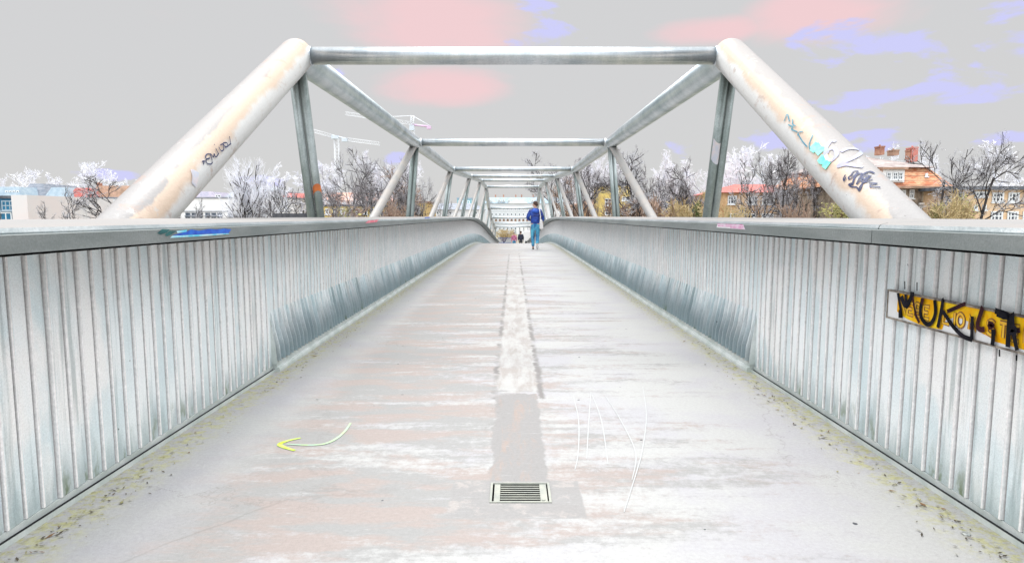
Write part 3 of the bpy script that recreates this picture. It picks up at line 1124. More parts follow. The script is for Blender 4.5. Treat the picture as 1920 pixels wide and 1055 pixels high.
GL = mat('dark_window_glass', (.025, .033, .045), (.08, .10, .13), .8, .3, spec=.15)
GLB = mat('blue_glass', (.012, .05, .11), (.03, .16, .27), .5, .3, spec=.15, grain=.3, gscale=2)
GLT = mat('teal_glass', (.18, .42, .45), (.42, .60, .64), .5, .2, spec=.6)


def tiles_material(name, c1, c2, step):
    m = bpy.data.materials.new(name)
    m.use_nodes = True
    q = G(m.node_tree)
    b_ = q.n['Principled BSDF']
    co = q.coord('Object')
    x, y, z = q.sep(co)[0:3]
    row = q.math('FRACT', q.math('DIVIDE', z, step))
    line = q.smooth(row, .0, .22, 0, 1)
    c = q.mix(q.smooth(q.noise(q.vec('MULTIPLY', co, (1.2, 1.2, 3.4)), 1.1, 7, .75), .42, .56), c1, c2)
    c = q.mix(line, (.13, .05, .035), c)
    q.set(b_.inputs['Base Color'], c)
    b_.inputs['Roughness'].default_value = .8
    return m


R_ORG = tiles_material('orange_mansard_tiles', (.46, .15, .07), (.64, .36, .20), .42)


def house(name, label, cat, px0, px1, py, Y, depth, wm, group=None, yaw=0):
    p0, p1 = at(px0, py, Y), at(px1, py, Y)
    root = empty(name, ((p0.x + p1.x) / 2, Y, GROUND), label, cat, group)
    b = MB()
    b.box((p0.x, Y, GROUND), (p1.x, Y + depth, p0.z))
    b.build('wall', wm, root)
    return root, p0.x, p1.x, p0.z


def flat_roof(root, x0, x1, z, Y, depth, m, t=.45, o=.3):
    b = MB()
    b.box((x0 - o, Y - o, z), (x1 + o, Y + depth + o, z + t))
    return b.build('roof', m, root)


def hip_roof(root, x0, x1, z, Y, depth, h, inset, m, o=.4, name='roof'):
    b = MB()
    a = [(x0 - o, Y - o, z), (x1 + o, Y - o, z), (x1 + o, Y + depth + o, z), (x0 - o, Y + depth + o, z)]
    if inset <= 0:
        t = [(x0 - o, Y + depth / 2, z + h), (x1 + o, Y + depth / 2, z + h)]
    else:
        t = [(x0 + inset, Y + depth / 2, z + h), (x1 - inset, Y + depth / 2, z + h)]
    b.face([a[0], a[1], t[1], t[0]])
    b.face([a[2], a[3], t[0], t[1]])
    b.face([a[1], a[2], t[1]])
    b.face([a[3], a[0], t[0]])
    b.face([a[3], a[2], a[1], a[0]])
    return b.build(name, m, root)


def mansard(root, x0, x1, z0, z1, Y, depth, i0, m, name='roof', o=.3, top=None):
    b = MB()
    A = [(x0 - o, Y - o, z0), (x1 + o, Y - o, z0), (x1 + o, Y + depth + o, z0), (x0 - o, Y + depth + o, z0)]
    B_ = [(x0 + i0, Y + i0, z1), (x1 - i0, Y + i0, z1), (x1 - i0, Y + depth - i0, z1), (x0 + i0, Y + depth - i0, z1)]
    for k in range(4):
        b.face([A[k], A[(k + 1) % 4], B_[(k + 1) % 4], B_[k]])
    b.face(B_)
    b.face(A[::-1])
    return b.build(name, m, root)


def window(root, r, Y, nx=2, ny=2, fm=None, gm_=None, name='window', fw=.10, proud=.05, base=0.0):
    """r = pixel rectangle of the window on a facade at distance Y"""
    a, c = at(r[0], r[3], Y), at(r[2], r[1], Y)
    x0, z0, x1, z1 = a.x, a.z, c.x, c.z
    Yf = Y - base
    b = MB()
    b.box((x0 + .01, Yf - .02, z0 + .01), (x1 - .01, Yf + .05, z1 - .01), 1)
    b.box((x0, Yf - proud, z0), (x0 + fw, Yf - .021, z1))
    b.box((x1 - fw, Yf - proud, z0), (x1, Yf - .021, z1))
    b.box((x0 + fw, Yf - proud, z0), (x1 - fw, Yf - .021, z0 + fw))
    b.box((x0 + fw, Yf - proud, z1 - fw), (x1 - fw, Yf - .021, z1))
    zs = [z0 + fw] + [z0 + (z1 - z0) * k / ny for k in range(1, ny)] + [z1 - fw]
    for k in range(1, nx):
        xx = x0 + (x1 - x0) * k / nx
        b.box((xx - fw * .4, Yf - proud + .004, z0 + fw), (xx + fw * .4, Yf - .021, z1 - fw))
    for k in range(1, ny):
        zz = zs[k]
        b.box((x0 + fw, Yf - proud + .008, zz - fw * .4), (x1 - fw, Yf - .021, zz + fw * .4))
    b.box((x0 - .08, Yf - .14, z0 - .10), (x1 + .08, Yf - .02, z0 - .005))
    return b.build(name, [fm or WF, gm_ or GL], root)


def chimney(root, px0, px1, py0, py1, Y, m, d=1.0):
    a, c = at(px0, py1, Y), at(px1, py0, Y)
    b = MB()
    b.box((a.x, Y, a.z), (c.x, Y + d, c.z))
    b.box((a.x - .04, Y - .04, c.z), (c.x + .04, Y + d + .04, c.z + .12))
    n = max(1, int((c.x - a.x) / .5))
    for k in range(n):
        xx = a.x + (c.x - a.x) * (k + .5) / n
        b.tube([(xx, Y + d / 2, c.z + .12), (xx, Y + d / 2, c.z + .28)], .08, 8)
    return b.build('chimney', m, root)


# --- left bank
root, x0, x1, z = house('glass_pavilion', 'dark blue glass pavilion with a pale corner pier, far left edge', 'building', -60, 27, 372, 62, 14, GLB)
flat_roof(root, x0, x1, z, 62, 14, R_DRK, .25, .1)
for r, nx, ny in (((2, 398, 22, 428), 2, 2), ((-30, 376, 0, 428), 3, 3), ((4, 376, 26, 395), 3, 2)):
    window(root, r, 62, nx, ny, WF if ny == 2 and nx == 2 else R_BLU, GLB)
a, c = at(28, 372, 62.2), at(58, 372, 62.2)
b = MB()
b.box((a.x + .02, 61.7, GROUND), (c.x, 75, a.z + .3))
b.build('pier', mat('pink_pier', (.70, .62, .60), (.66, .63, .62), .4, .85), root)

root, x0, x1, z = house('long_hall', 'long low white hall with bands of small dark windows, left bank', 'building', 57, 545, 372, 80, 16, W_WHT)
flat_roof(root, x0, x1, z, 80, 16, mat('hall_roof_edge', (.20, .21, .24), (.3, .3, .33), 2, .7), .16, .12)
a, c = at(60, 397, 80), at(545, 396, 80)
b = MB()
b.box((a.x, 79.9, a.z), (c.x, 79.995, a.z + .1))
b.build('ledge', R_GRY, root)
for xa, n in ((66, 3), (107, 6), (186, 3), (315, 2), (348, 3), (385, 3), (428, 3), (465, 3)):
    for k in range(n):
        window(root, (xa + k * 11.4, 398.6, xa + k * 11.4 + 9.2, 404), 80, 1, 1, R_GRY, GL, fw=.07, base=.0)
        window(root, (xa + k * 11.4, 405.6, xa + k * 11.4 + 9.2, 414), 80, 2, 1, R_GRY, GL, fw=.07, base=.0)

root, x0, x1, z = house('slate_house', 'house with tall grey slate hipped mansard behind the white hall', 'house', 40, 86, 371, 108, 10, W_PALE, 'roofs behind the white hall')
mansard(root, x0, x1, z, at(60, 344, 108).z, 108, 10, .9, R_GRY)
root, x0, x1, z = house('slate_house', 'low house with flat pale grey roof and dormer row, left of the slate mansard', 'house', -60, 38, 371, 104, 10, W_PALE, 'roofs behind the white hall')
mansard(root, x0, x1, z, at(10, 350, 104).z, 104, 10, .5, R_BLU)
for k in range(4):
    window(root, (9 + k * 7, 357, 13.5 + k * 7, 367), 104, 1, 1, WF, GL, fw=.12, base=-.15)
root, x0, x1, z = house('slate_house', 'house with blue grey slate roof between the mansard and the red roof', 'house', 88, 131, 371, 106, 10, W_PALE, 'roofs behind the white hall')
mansard(root, x0, x1, z, at(100, 351, 106).z, 106, 10, .5, R_BLU)
root, x0, x1, z = house('tiled_house', 'house with rose red tiled roof behind the white hall', 'house', 133, 172, 371, 107, 10, W_WHT, 'roofs behind the white hall')
mansard(root, x0, x1, z, at(150, 352, 107).z, 107, 10, .5, R_RED)
root, x0, x1, z = house('tiled_house', 'house with mottled brown tiled roof and pale gable behind the sloping left tube', 'house', 174, 262, 371, 109, 10, W_WHT, 'roofs behind the white hall')
mansard(root, x0, x1, z, at(200, 348, 109).z, 109, 10, .5, R_BRN)
chimney(root, 181, 185, 344, 352, 110, W_BRK)
root, x0, x1, z = house('gabled_house', 'row house with violet grey roof and small dormers right of the left sloping tube', 'house', 330, 398, 371, 106, 10, W_PALE, 'roofs behind the white hall')
mansard(root, x0, x1, z, at(380, 359, 106).z, 106, 10, .4, mat('violet_slate', (.42, .37, .44), (.30, .29, .36), 1.5, .7, grain=.2, gscale=4))
for k in range(4):
    window(root, (357 + k * 9, 363, 361 + k * 9, 368.5), 106, 1, 1, WF, GL, fw=.10, base=-.2)
root, x0, x1, z = house('gabled_house', 'pale house with a pointed gable left of the big bare multi stemmed tree', 'house', 400, 446, 371, 105, 10, W_WHT, 'roofs behind the white hall')
hip_roof(root, x0 + 2, x1, z, 105, 10, at(430, 352, 105).z - z, 0, R_GRY)
window(root, (404, 365, 414, 370), 105, 2, 1, WF, GL, fw=.1)
root, x0, x1, z = house('villa', 'grey roofed villa with a gable behind the big bare multi stemmed tree', 'house', 446, 500, 371, 104, 11, W_PALE, 'roofs behind the white hall')
mansard(root, x0, x1, z, at(470, 349, 104).z, 104, 11, 1.2, R_BLU)
for k in range(3):
    window(root, (484 + k * 6, 364, 488 + k * 6, 370), 104, 1, 1, WF, GL, fw=.1, base=-.1)
root, x0, x1, z = house('row_house', 'violet grey row house with square white windows left of the near left post', 'house', 500, 528, 362, 102, 10, W_PALE, 'roofs behind the white hall')
flat_roof(root, x0, x1, z, 102, 10, R_GRY, .3, .2)
for k in range(2):
    window(root, (503 + k * 12, 364.5, 510 + k * 12, 371), 102, 1, 1, WF, GL, fw=.12)
root, x0, x1, z = house('row_house', 'house with pinkish red roof behind the near left post', 'house', 528, 596, 371, 100, 10, W_PNK, 'roofs behind the white hall')
mansard(root, x0, x1, z, at(560, 362, 100).z, 100, 10, .8, R_RED)
root, x0, x1, z = house('row_house', 'long pink house with red tiled roof behind dark trees right of the near left post', 'house', 598, 722, 376, 96, 10, W_PNK)
mansard(root, x0, x1, z, at(650, 361, 96).z, 96, 10, .8, mat('salmon_tiles', (.62, .30, .22), (.70, .46, .36), .7, .8, grain=.2, gscale=4))
for k in range(7):
    window(root, (612 + k * 15, 379, 619 + k * 15, 386), 96, 2, 1, WF, GL, fw=.1)
root, x0, x1, z = house('yellow_building', 'low yellow building seen through trunks left of the second left post', 'building', 604, 715, 387, 78, 10, W_YEL)
flat_roof(root, x0, x1, z, 78, 10, R_DRK, .2, .15)
for k in range(7):
    window(root, (610 + k * 14, 391, 619 + k * 14, 402), 78, 3, 2, WF, GL, fw=.08)
root, x0, x1, z = house('yellow_building', 'brown and yellow building between the pale diagonal and the second left post', 'building', 722, 800, 380, 84, 10, mat('brown_yellow', (.50, .33, .16), (.62, .46, .18), .4, .85, grain=.2, gscale=3))
flat_roof(root, x0, x1, z, 84, 10, R_BRN, .2, .15)
for k in range(4):
    window(root, (728 + k * 17, 388, 737 + k * 17, 401), 84, 2, 2, WF, GL, fw=.08)
b = MB()
p0, p1 = at(512, 400, 52), at(600, 400, 52)
n = 26
for k in range(n):
    xx = p0.x + (p1.x - p0.x) * k / (n - 1)
    b.box((xx - .07, 52, GROUND), (xx + .07, 52.08, p0.z))
b.box((p0.x, 52.085, p0.z - .25), (p1.x, 52.13, p0.z - .12))
tag(b.build('picket_fence', mat('dark_fence', (.05, .05, .06), (.09, .09, .1), 3, .8)), 'dark picket fence in front of the white hall near the left post', 'fence')

# --- far end
YF = 165
root, x0, x1, z = house('far_terrace', 'long pale terrace with blue grey dormered roof beyond the far end of the bridge', 'building', 909, 1075, 381, YF, 14, W_PALE)
mansard(root, x0, x1, z, at(960, 370, YF).z, YF, 14, 1.2, R_BLU)
b = MB()
cc = at(970, 376, YF).x
prof = [at(952, 381, YF), at(958, 377.5, YF), at(964, 375.5, YF), at(976, 375.5, YF), at(983, 377.5, YF), at(990, 381, YF)]
for dy in (-.4, 2.6):
    b.face([(p.x, YF + dy, p.z) for p in prof])
for p, q in zip(prof, prof[1:] + prof[:1]):
    b.face([(p.x, YF - .4, p.z), (q.x, YF - .4, q.z), (q.x, YF + 2.6, q.z), (p.x, YF + 2.6, p.z)])
b.build('gable', W_WHT, root)
for xa, ya, xb, yb in ((933, 374, 939, 378), (941, 374, 947, 378), (952, 374, 957, 378), (996, 374, 1001, 378), (918, 374, 923, 378)):
    window(root, (xa, ya, xb, yb), YF, 1, 1, WF, GLT, name='dormer', fw=.18, base=-.0, proud=.3)
for row, (ya, yb) in enumerate(((391, 394), (399.5, 404.5), (410.5, 414), (417.5, 420.5), (426, 431))):
    for k in range(12):
        xa = 921 + k * 7.3
        window(root, (xa, ya, xa + 3.6, yb), YF, 1, 1, WF if row != 2 else R_BRN, GL, fw=.12)
for k, px in enumerate((928, 943, 966, 977, 999)):
    chimney(root, px, px + 2.2, 366.5, 371, YF + 6, W_BRK, 1.2)
b = MB()
for k in range(3):
    xa = at(968 + k * 7.5, 430, YF - .5)
    b.box((xa.x, YF - .8, GROUND), (xa.x + .75, YF - .16, at(960, 424, YF).z))
b.build('pilaster', W_WHT, root)
root, x0, x1, z = house('glass_tower', 'small teal glass office block seen between the left truss posts', 'building', 857, 884, 373, 150, 12, GLT)
flat_roof(root, x0, x1, z, 150, 12, R_BLU, .3, .1)
for k in range(3):
    window(root, (859 + k * 8, 376, 865 + k * 8, 392), 150, 1, 3, WF, GLT, fw=.18)
root, x0, x1, z = house('row_house', 'pale grey house low behind the third left truss posts', 'house', 800, 905, 393, 140, 10, W_PALE)
hip_roof(root, x0, x1, z, 140, 10, 1.4, 2, R_GRY)
for k in range(8):
    window(root, (806 + k * 12, 396, 811 + k * 12, 402), 140, 1, 1, WF, GL, fw=.12)
b = MB()
p0, p1 = at(934, 446, 98), at(962, 446, 98)
b.box((p0.x, 98, p0.z - .06), (p1.x, 98.06, p0.z))
b.box((p0.x, 98, p0.z - .75), (p1.x, 98.06, p0.z - .68))
n = 16
for k in range(n):
    xx = p0.x + (p1.x - p0.x) * k / (n - 1)
    b.box((xx - .03, 98.065, GROUND), (xx + .03, 98.11, p0.z + .05))
tag(b.build('street_railing', mat('blue_steel', (.05, .09, .28), (.12, .18, .4), 3, .5)), 'blue street railing beyond the far end of the bridge', 'railing')
pb = at(1006, 440, 104)
root = empty('parked_van', (pb.x - 1.2, 104, GROUND), 'pale van parked beyond the far end of the bridge, left of the walker', 'van')
zb = GROUND
b = MB()
VX = pb.x - 2.2
pr = [(0, .35), (0, 1.75), (.25, 2.05), (3.1, 2.1), (3.75, 1.25), (4.4, 1.05), (4.45, .4)]
for dy in (0, 1.9):
    b.face([(VX + x * .75, 104 + dy, zb + zz) for x, zz in pr])
for p, q in zip(pr, pr[1:] + pr[:1]):
    b.face([(VX + p[0] * .75, 104, zb + p[1]), (VX + q[0] * .75, 104, zb + q[1]), (VX + q[0] * .75, 105.9, zb + q[1]), (VX + p[0] * .75, 105.9, zb + p[1])])
b.build('body', mat('white_paint', (.78, .78, .80), (.72, .73, .75), 2, .4), root)
for wx in (.7, 2.6):
    b = MB()
    b.tube([(VX + wx, 103.95, zb + .32), (VX + wx, 104.2, zb + .32)], .32, 14)
    b.build('wheel', M_DARK, root)
b = MB()
b.box((VX + 1.5, 103.96, zb + 1.25), (VX + 2.35, 103.985, zb + 1.85))
b.build('side_window', GL, root)

# --- right bank
root, x0, x1, z = house('low_house', 'low ochre house behind reddish shrubs beyond the third right diagonal', 'house', 1072, 1262, 386, 92, 10, W_OCH)
hip_roof(root, x0, x1, z, 92, 10, 1.0, 3, R_BRN)
for k in range(9):
    window(root, (1082 + k * 20, 390, 1091 + k * 20, 401), 92, 2, 2, WF, GL, fw=.08)
root, x0, x1, z = house('yellow_tower', 'yellow stair tower standing up behind the second right post', 'building', 1128, 1184, 348, 84, 8, W_YEL)
flat_roof(root, x0, x1, z, 84, 8, R_DRK, .25, .2)
for r in ((1134, 372, 1146, 386), (1166, 369, 1178, 376), (1134, 391, 1146, 403), (1164, 390, 1176, 403), (1150, 352, 1160, 362)):
    window(root, r, 84, 2, 2, WF, GL, fw=.08)
root, x0, x1, z = house('orange_house', 'orange house low behind brown shrubs left of the near right post', 'house', 1262, 1350, 378, 88, 9, W_OCH)
hip_roof(root, x0, x1, z, 88, 9, .9, 2, R_BRN)
for k in range(4):
    window(root, (1270 + k * 21, 386, 1281 + k * 21, 398), 88, 2, 2, WF, GL, fw=.08)
root, x0, x1, z = house('ochre_school', 'two storey ochre building with broad white framed windows right of the near right post', 'building', 1356, 1528, 361, 70, 11, W_OCH)
hip_roof(root, x0, x1, z, 70, 11, 1.1, 3, R_RED)
for r, nx in (((1364, 367, 1381, 383), 3), ((1402, 368, 1420, 383), 3), ((1428, 366, 1452, 383), 3), ((1462, 367, 1476, 382), 2), ((1508, 365, 1520, 378), 2),
              ((1394, 400, 1417, 414), 3), ((1427, 400, 1451, 414), 3), ((1480, 398, 1492, 412), 2), ((1506, 400, 1520, 412), 2), ((1364, 400, 1381, 414), 3)):
    window(root, r, 70, nx, 2, WF, GL, fw=.11, proud=.09)
root, x0, x1, z = house('brick_house', 'red brick house with pointed gable just left of the sloping right tube', 'house', 1522, 1600, 352, 66, 8, W_BRK)
b = MB()
p = [at(1518, 354, 65.7), at(1548, 322, 65.7), at(1606, 346, 65.7)]
zc = p[1].z
b.face([(p[0].x, 65.7, p[0].z), (p[2].x, 65.7, p[0].z), (p[1].x + .8, 65.7, zc)])
b.face([(p[0].x, 74.3, p[0].z), (p[2].x, 74.3, p[0].z), (p[1].x + .8, 74.3, zc)])
b.face([(p[0].x, 65.7, p[0].z), (p[1].x + .8, 65.7, zc), (p[1].x + .8, 74.3, zc), (p[0].x, 74.3, p[0].z)])
b.face([(p[2].x, 65.7, p[0].z), (p[1].x + .8, 65.7, zc), (p[1].x + .8, 74.3, zc), (p[2].x, 74.3, p[0].z)])
b.build('roof', R_ORG, root)
chimney(root, 1547, 1554, 318, 332, 68, W_BRK)
b = MB()
p0, p1 = at(1520, 386, 65.8), at(1600, 384, 65.8)
b.box((p0.x, 65.75, p0.z), (p1.x, 65.99, p0.z + .22))
b.build('string_course', R_BRN, root)
for r, nx in (((1538, 372, 1552, 383), 2), ((1542, 397, 1552, 408), 2), ((1588, 398, 1602, 410), 2)):
    window(root, r, 66, nx, 2, WF, GL, fw=.1, proud=.09)

root, x0, x1, z = house('villa', 'tall villa with orange tiled mansard and red chimneys behind the sloping right tube', 'house', 1560, 1772, 349, 60, 13, W_STN)
zt = at(1700, 313, 60).z
mansard(root, x0, x1, z, zt, 60, 13, 1.0, R_ORG, o=.45)
b = MB()
b.box((x0 - .5, 59.4, z - .22), (x1 + .5, 59.95, z - .004))
b.build('cornice', R_BRN, root)
b = MB()
zr = at(1690, 287, 62).z
A = [(x0 + .5, 60.5, zt + .01), (x1 - .5, 60.5, zt + .01), (x1 - .5, 72.5, zt + .01), (x0 + .5, 72.5, zt + .01)]
T = [(x0 + 4.2, 65.5, zr), (x1 - 4.6, 65.5, zr), (x1 - 4.6, 67.5, zr), (x0 + 4.2, 67.5, zr)]
for k in range(4):
    b.face([A[k], A[(k + 1) % 4], T[(k + 1) % 4], T[k]])
b.face(T)
b.face(A[::-1])
b.build('upper_roof', mat('weathered_brown_slate', (.26, .21, .20), (.40, .34, .32), 1.4, .8, grain=.35, gscale=5), root)
# broad dormer on the left half
pa, pc = at(1655, 342, 59.6), at(1697, 318, 59.6)
b = MB()
b.box((pa.x, 59.62, pa.z), (pc.x, 63, pc.z))
b.box((pa.x - .2, 59.4, pc.z + .004), (pc.x + .2, 63.2, pc.z + .2), 1)
b.build('dormer', [W_WHT, R_BRN], root)
for xa in (1662, 1674, 1684):
    window(root, (xa, 323, xa + 9, 337), 59.6, 2, 2, WF, GL, fw=.07)
window(root, (1732, 325, 1737, 331), 60.4, 1, 1, WF, GL, fw=.1, base=.2)
chimney(root, 1650, 1659, 276, 290, 64, W_BRK)
chimney(root, 1712, 1722, 278, 303, 62, mat('red_chimney', (.58, .22, .18), (.5, .18, .15), 3, .8), 1.2)
chimney(root, 1706, 1712, 283, 300, 62.4, W_BRK, .8)
chimney(root, 1674, 1686, 283, 291, 65, R_BRN)
for r, nx in (((1704, 355, 1714, 372), 2), ((1747, 355, 1758, 371), 3), ((1745, 385, 1758, 402), 3), ((1722, 386, 1732, 402), 2), ((1716, 396, 1721, 410), 1), ((1690, 356, 1698, 370), 2)):
    window(root, r, 60, nx, 2, WF, GL, fw=.09, proud=.09)
for r in ((1728, 352, 1741, 378), (1762, 352, 1769, 378)):
    a, c = at(r[0], r[3], 60), at(r[2], r[1], 60)
    b = MB()
    b.box((a.x, 59.9, a.z), (c.x, 59.99, c.z))
    b.build('plaster_panel', mat('pale_plaster', (.55, .47, .36), (.46, .38, .28), 2, .9), root)
a, c = at(1722, 384, 60), at(1774, 380, 60)
b = MB()
b.box((a.x, 59.7, a.z), (c.x, 59.985, c.z))
b.build('string_course', W_WHT, root)

root, x0, x1, z = house('ochre_school', 'flat roofed ochre school wing with white grid windows at the right edge', 'building', 1786, 2060, 356, 56, 14, mat('pale_ochre', (.74, .54, .36), (.70, .47, .28), .5, .85, grain=.12, gscale=3))
flat_roof(root, x0, x1, z, 56, 14, R_DRK, .28, .45)
for r, nx, ny in (((1827, 359, 1851, 369), 3, 1), ((1859, 361, 1882, 379), 3, 2), ((1889, 361, 1911, 379), 3, 2), ((1918, 361, 1940, 379), 3, 2),
                  ((1825, 384, 1833, 394), 1, 1), ((1841, 384, 1849, 394), 1, 1), ((1856, 396, 1880, 414), 3, 2), ((1887, 396, 1909, 414), 3, 2), ((1916, 396, 1938, 414), 3, 2),
                  ((1792, 361, 1806, 372), 2, 1)):
    window(root, r, 56, nx, ny, WF, GL, fw=.13, proud=.09)

# --- two tower cranes
CR = mat('crane_white', (.80, .80, .82), (.74, .75, .78), 2, .5)
CRB = mat('crane_blue', (.55, .60, .66), (.60, .64, .68), 2, .5)
CRP = mat('crane_pink', (.66, .46, .60), (.6, .45, .62), 2, .5)


def lattice(b, A, B, w, n, r):
    A, B = Vector(A), Vector(B)
    ax = (B - A).normalized()
    u = ax.cross(Vector((0, 1, 0)))
    u = u.normalized() if u.length > .1 else Vector((1, 0, 0))
    v = ax.cross(u).normalized()
    cs = [(u + v) * w / 2, (u - v) * w / 2, (-u - v) * w / 2, (-u + v) * w / 2]
    for c in cs:
        b.tube([A + c, B + c], r, 5)
    for k in range(n):
        p, q = A.lerp(B, k / n), A.lerp(B, (k + 1) / n)
        for j in range(4):
            b.tube([p + cs[j], q + cs[(j + 1) % 4]], r * .6, 4, cap=False)


YC = 230


def cpt(px, py, Y=YC):
    return at(px, py, Y)


root = empty('tower_crane', (cpt(631, 260).x, YC, GROUND), 'white tower crane with low sloping jib above the bare trees', 'crane')
b = MB()
top = cpt(631, 258)
lattice(b, (top.x, YC, GROUND), top, 1.4, 26, .08)
b.build('mast', CR, root)
b = MB()
lattice(b, cpt(560, 238), cpt(625, 256), 1.0, 14, .08)
lattice(b, cpt(652, 262), cpt(712, 270), 1.0, 14, .08)
b.build('jib', CR, root)
b = MB()
p = cpt(629, 258)
b.box((p.x - 1.2, YC - 1, p.z - .5), (p.x + 1.0, YC + 1, p.z + .6))
b.tube([cpt(622, 254), cpt(652, 261)], .3, 6)
b.box((cpt(646, 261).x - .8, YC - .8, cpt(646, 261).z - .9), (cpt(646, 261).x + 1, YC + .8, cpt(646, 261).z + .3))
b.build('cab', CRB, root)
root = empty('tower_crane', (cpt(773, 260).x, YC, GROUND), 'white tower crane with pointed top and pink counter jib behind the left top tube', 'crane')
b = MB()
top = cpt(773, 236)
lattice(b, (top.x, YC, GROUND), top, 1.3, 28, .08)
lattice(b, top, cpt(773.5, 217), .9, 5, .12)
b.build('mast', CR, root)
b = MB()
lattice(b, cpt(648, 213), cpt(772, 232), 1.0, 26, .07)
b.tube([cpt(773, 217), cpt(735, 219), cpt(700, 221)], .10, 5)
b.tube([cpt(773, 217), cpt(808, 237)], .10, 5)
b.build('jib', CR, root)
b = MB()
b.tube([cpt(773, 234), cpt(808, 238)], .34, 6)
p = cpt(805, 239)
b.box((p.x - .8, YC - .8, p.z - .6), (p.x + .6, YC + .8, p.z + .4))
b.build('counter_jib', CRP, root)
b = MB()
p = cpt(772.5, 240)
b.box((p.x - .8, YC - .9, p.z - .9), (p.x + .8, YC + .9, p.z + .7))
b.build('cab', CRB, root)

# ------------------------------------------------------------------ trees
BARK = mat('dark_bark', (.030, .026, .028), (.065, .055, .055), 3, .9, stretch=(1, 1, .3), grain=.3, gscale=12)
BARKB = mat('brown_bark', (.075, .045, .030), (.13, .075, .045), 3, .9, stretch=(1, 1, .3))
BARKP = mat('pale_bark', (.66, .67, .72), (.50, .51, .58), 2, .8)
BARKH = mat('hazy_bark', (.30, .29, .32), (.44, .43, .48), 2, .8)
TW_B = mat('blue_grey_twigs', (.60, .60, .64), (.26, .235, .24), 1.6, .8)
TW_D = mat('dark_twigs', (.12, .095, .09), (.42, .40, .42), 1.5, .9)
TW_P = mat('halo_white_twigs', (.86, .84, .86), (.76, .76, .84), 1.0, .8)  # bright halo around the fine branches put into the twig colour
TW_R = mat('red_brown_twigs', (.42, .30, .23), (.24, .15, .11), 1.5, .9)
TW_O = mat('straw_twigs', (.58, .46, .26), (.40, .29, .14), 1.5, .9)


def grow(seed, H, stems=1, lean=.15, spread=.55, levels=5, up=.25, r0=.17, base=.28, kids=(3, 5), twist=.25, shrink=.68):
    """branching skeleton as lists of tapered polylines per level"""
    rr = random.Random(seed)
    out = []

    def branch(p, d, L, r, lv):
        n = 5 if lv < 2 else (4 if lv < 4 else 3)
        pts, rad = [p.copy()], [r]
        q, dd = p.copy(), d.copy()
        for k in range(n):
            j = Vector((rr.gauss(0, 1), rr.gauss(0, 1), rr.gauss(0, .6))) * twist * (.6 + .25 * lv) * .5
            dd = (dd + j + Vector((0, 0, up * (.25 if lv else .5)))).normalized()
            q = q + dd * (L / n)
            pts.append(q.copy())
            rad.append(r * (1 - (.42 if lv == 0 else .62) * (k + 1) / n))
        out.append((lv, pts, rad))
        if lv >= levels:
            return
        m = rr.randint(*kids) + (1 if lv in (1, 2) else 0)
        for c in range(m):
            t = (base if lv == 0 else .22) + (1 - (base if lv == 0 else .22)) * (c + rr.random() * .8) / m
            t = min(t, .999)
            i = min(int(t * n), n - 1)
            pp = pts[i].lerp(pts[i + 1], t * n - i)
            rb = rad[i] * (1 - (t * n - i)) + rad[i + 1] * (t * n - i)
            ax = (pts[i + 1] - pts[i]).normalized()
            a = Vector((rr.gauss(0, 1), rr.gauss(0, 1), rr.gauss(0, .5)))
            a = (a - ax * a.dot(ax)).normalized()
            ang = rr.uniform(.6, 1.15) * spread * 1.5
            nd = (ax * math.cos(ang) + a * math.sin(ang)).normalized()
            branch(pp, nd, L * shrink * rr.uniform(.75, 1.15) * (1.05 - .35 * t), rb * rr.uniform(.5, .68), lv + 1)
    for s_ in range(stems):
        d = Vector((rr.gauss(0, lean), rr.gauss(0, lean), 1)).normalized()
        if stems > 1:
            an = 6.28 * s_ / stems + rr.random()
            d = Vector((math.cos(an) * lean * 2, math.sin(an) * lean * 2, 1)).normalized()
        branch(Vector((rr.gauss(0, .1), rr.gauss(0, .1), 0)) * (1 if stems > 1 else 0), d, H * .52, r0 / math.sqrt(stems), 0)
    zmax = max(p.z for _, pts, _ in out for p in pts)
    k = H / zmax
    return [(lv, [p * k for p in pts], rad) for lv, pts, rad in out]


def tree_meshes(sk, split, rmin, rtw):
    tr, cr = MB(), MB()
    for lv, pts, rad in sk:
        if lv <= split:
            tr.tube(pts, [max(r, rmin) for r in rad], 7 if lv == 0 else (5 if lv == 1 else 4), cap=False)
        else:
            cr.tube(pts, [max(r * .9, rtw * (1 - .4 * i / len(rad))) for i, r in enumerate(rad)], 3, cap=False)
    return tr, cr


KINDS_T = {}


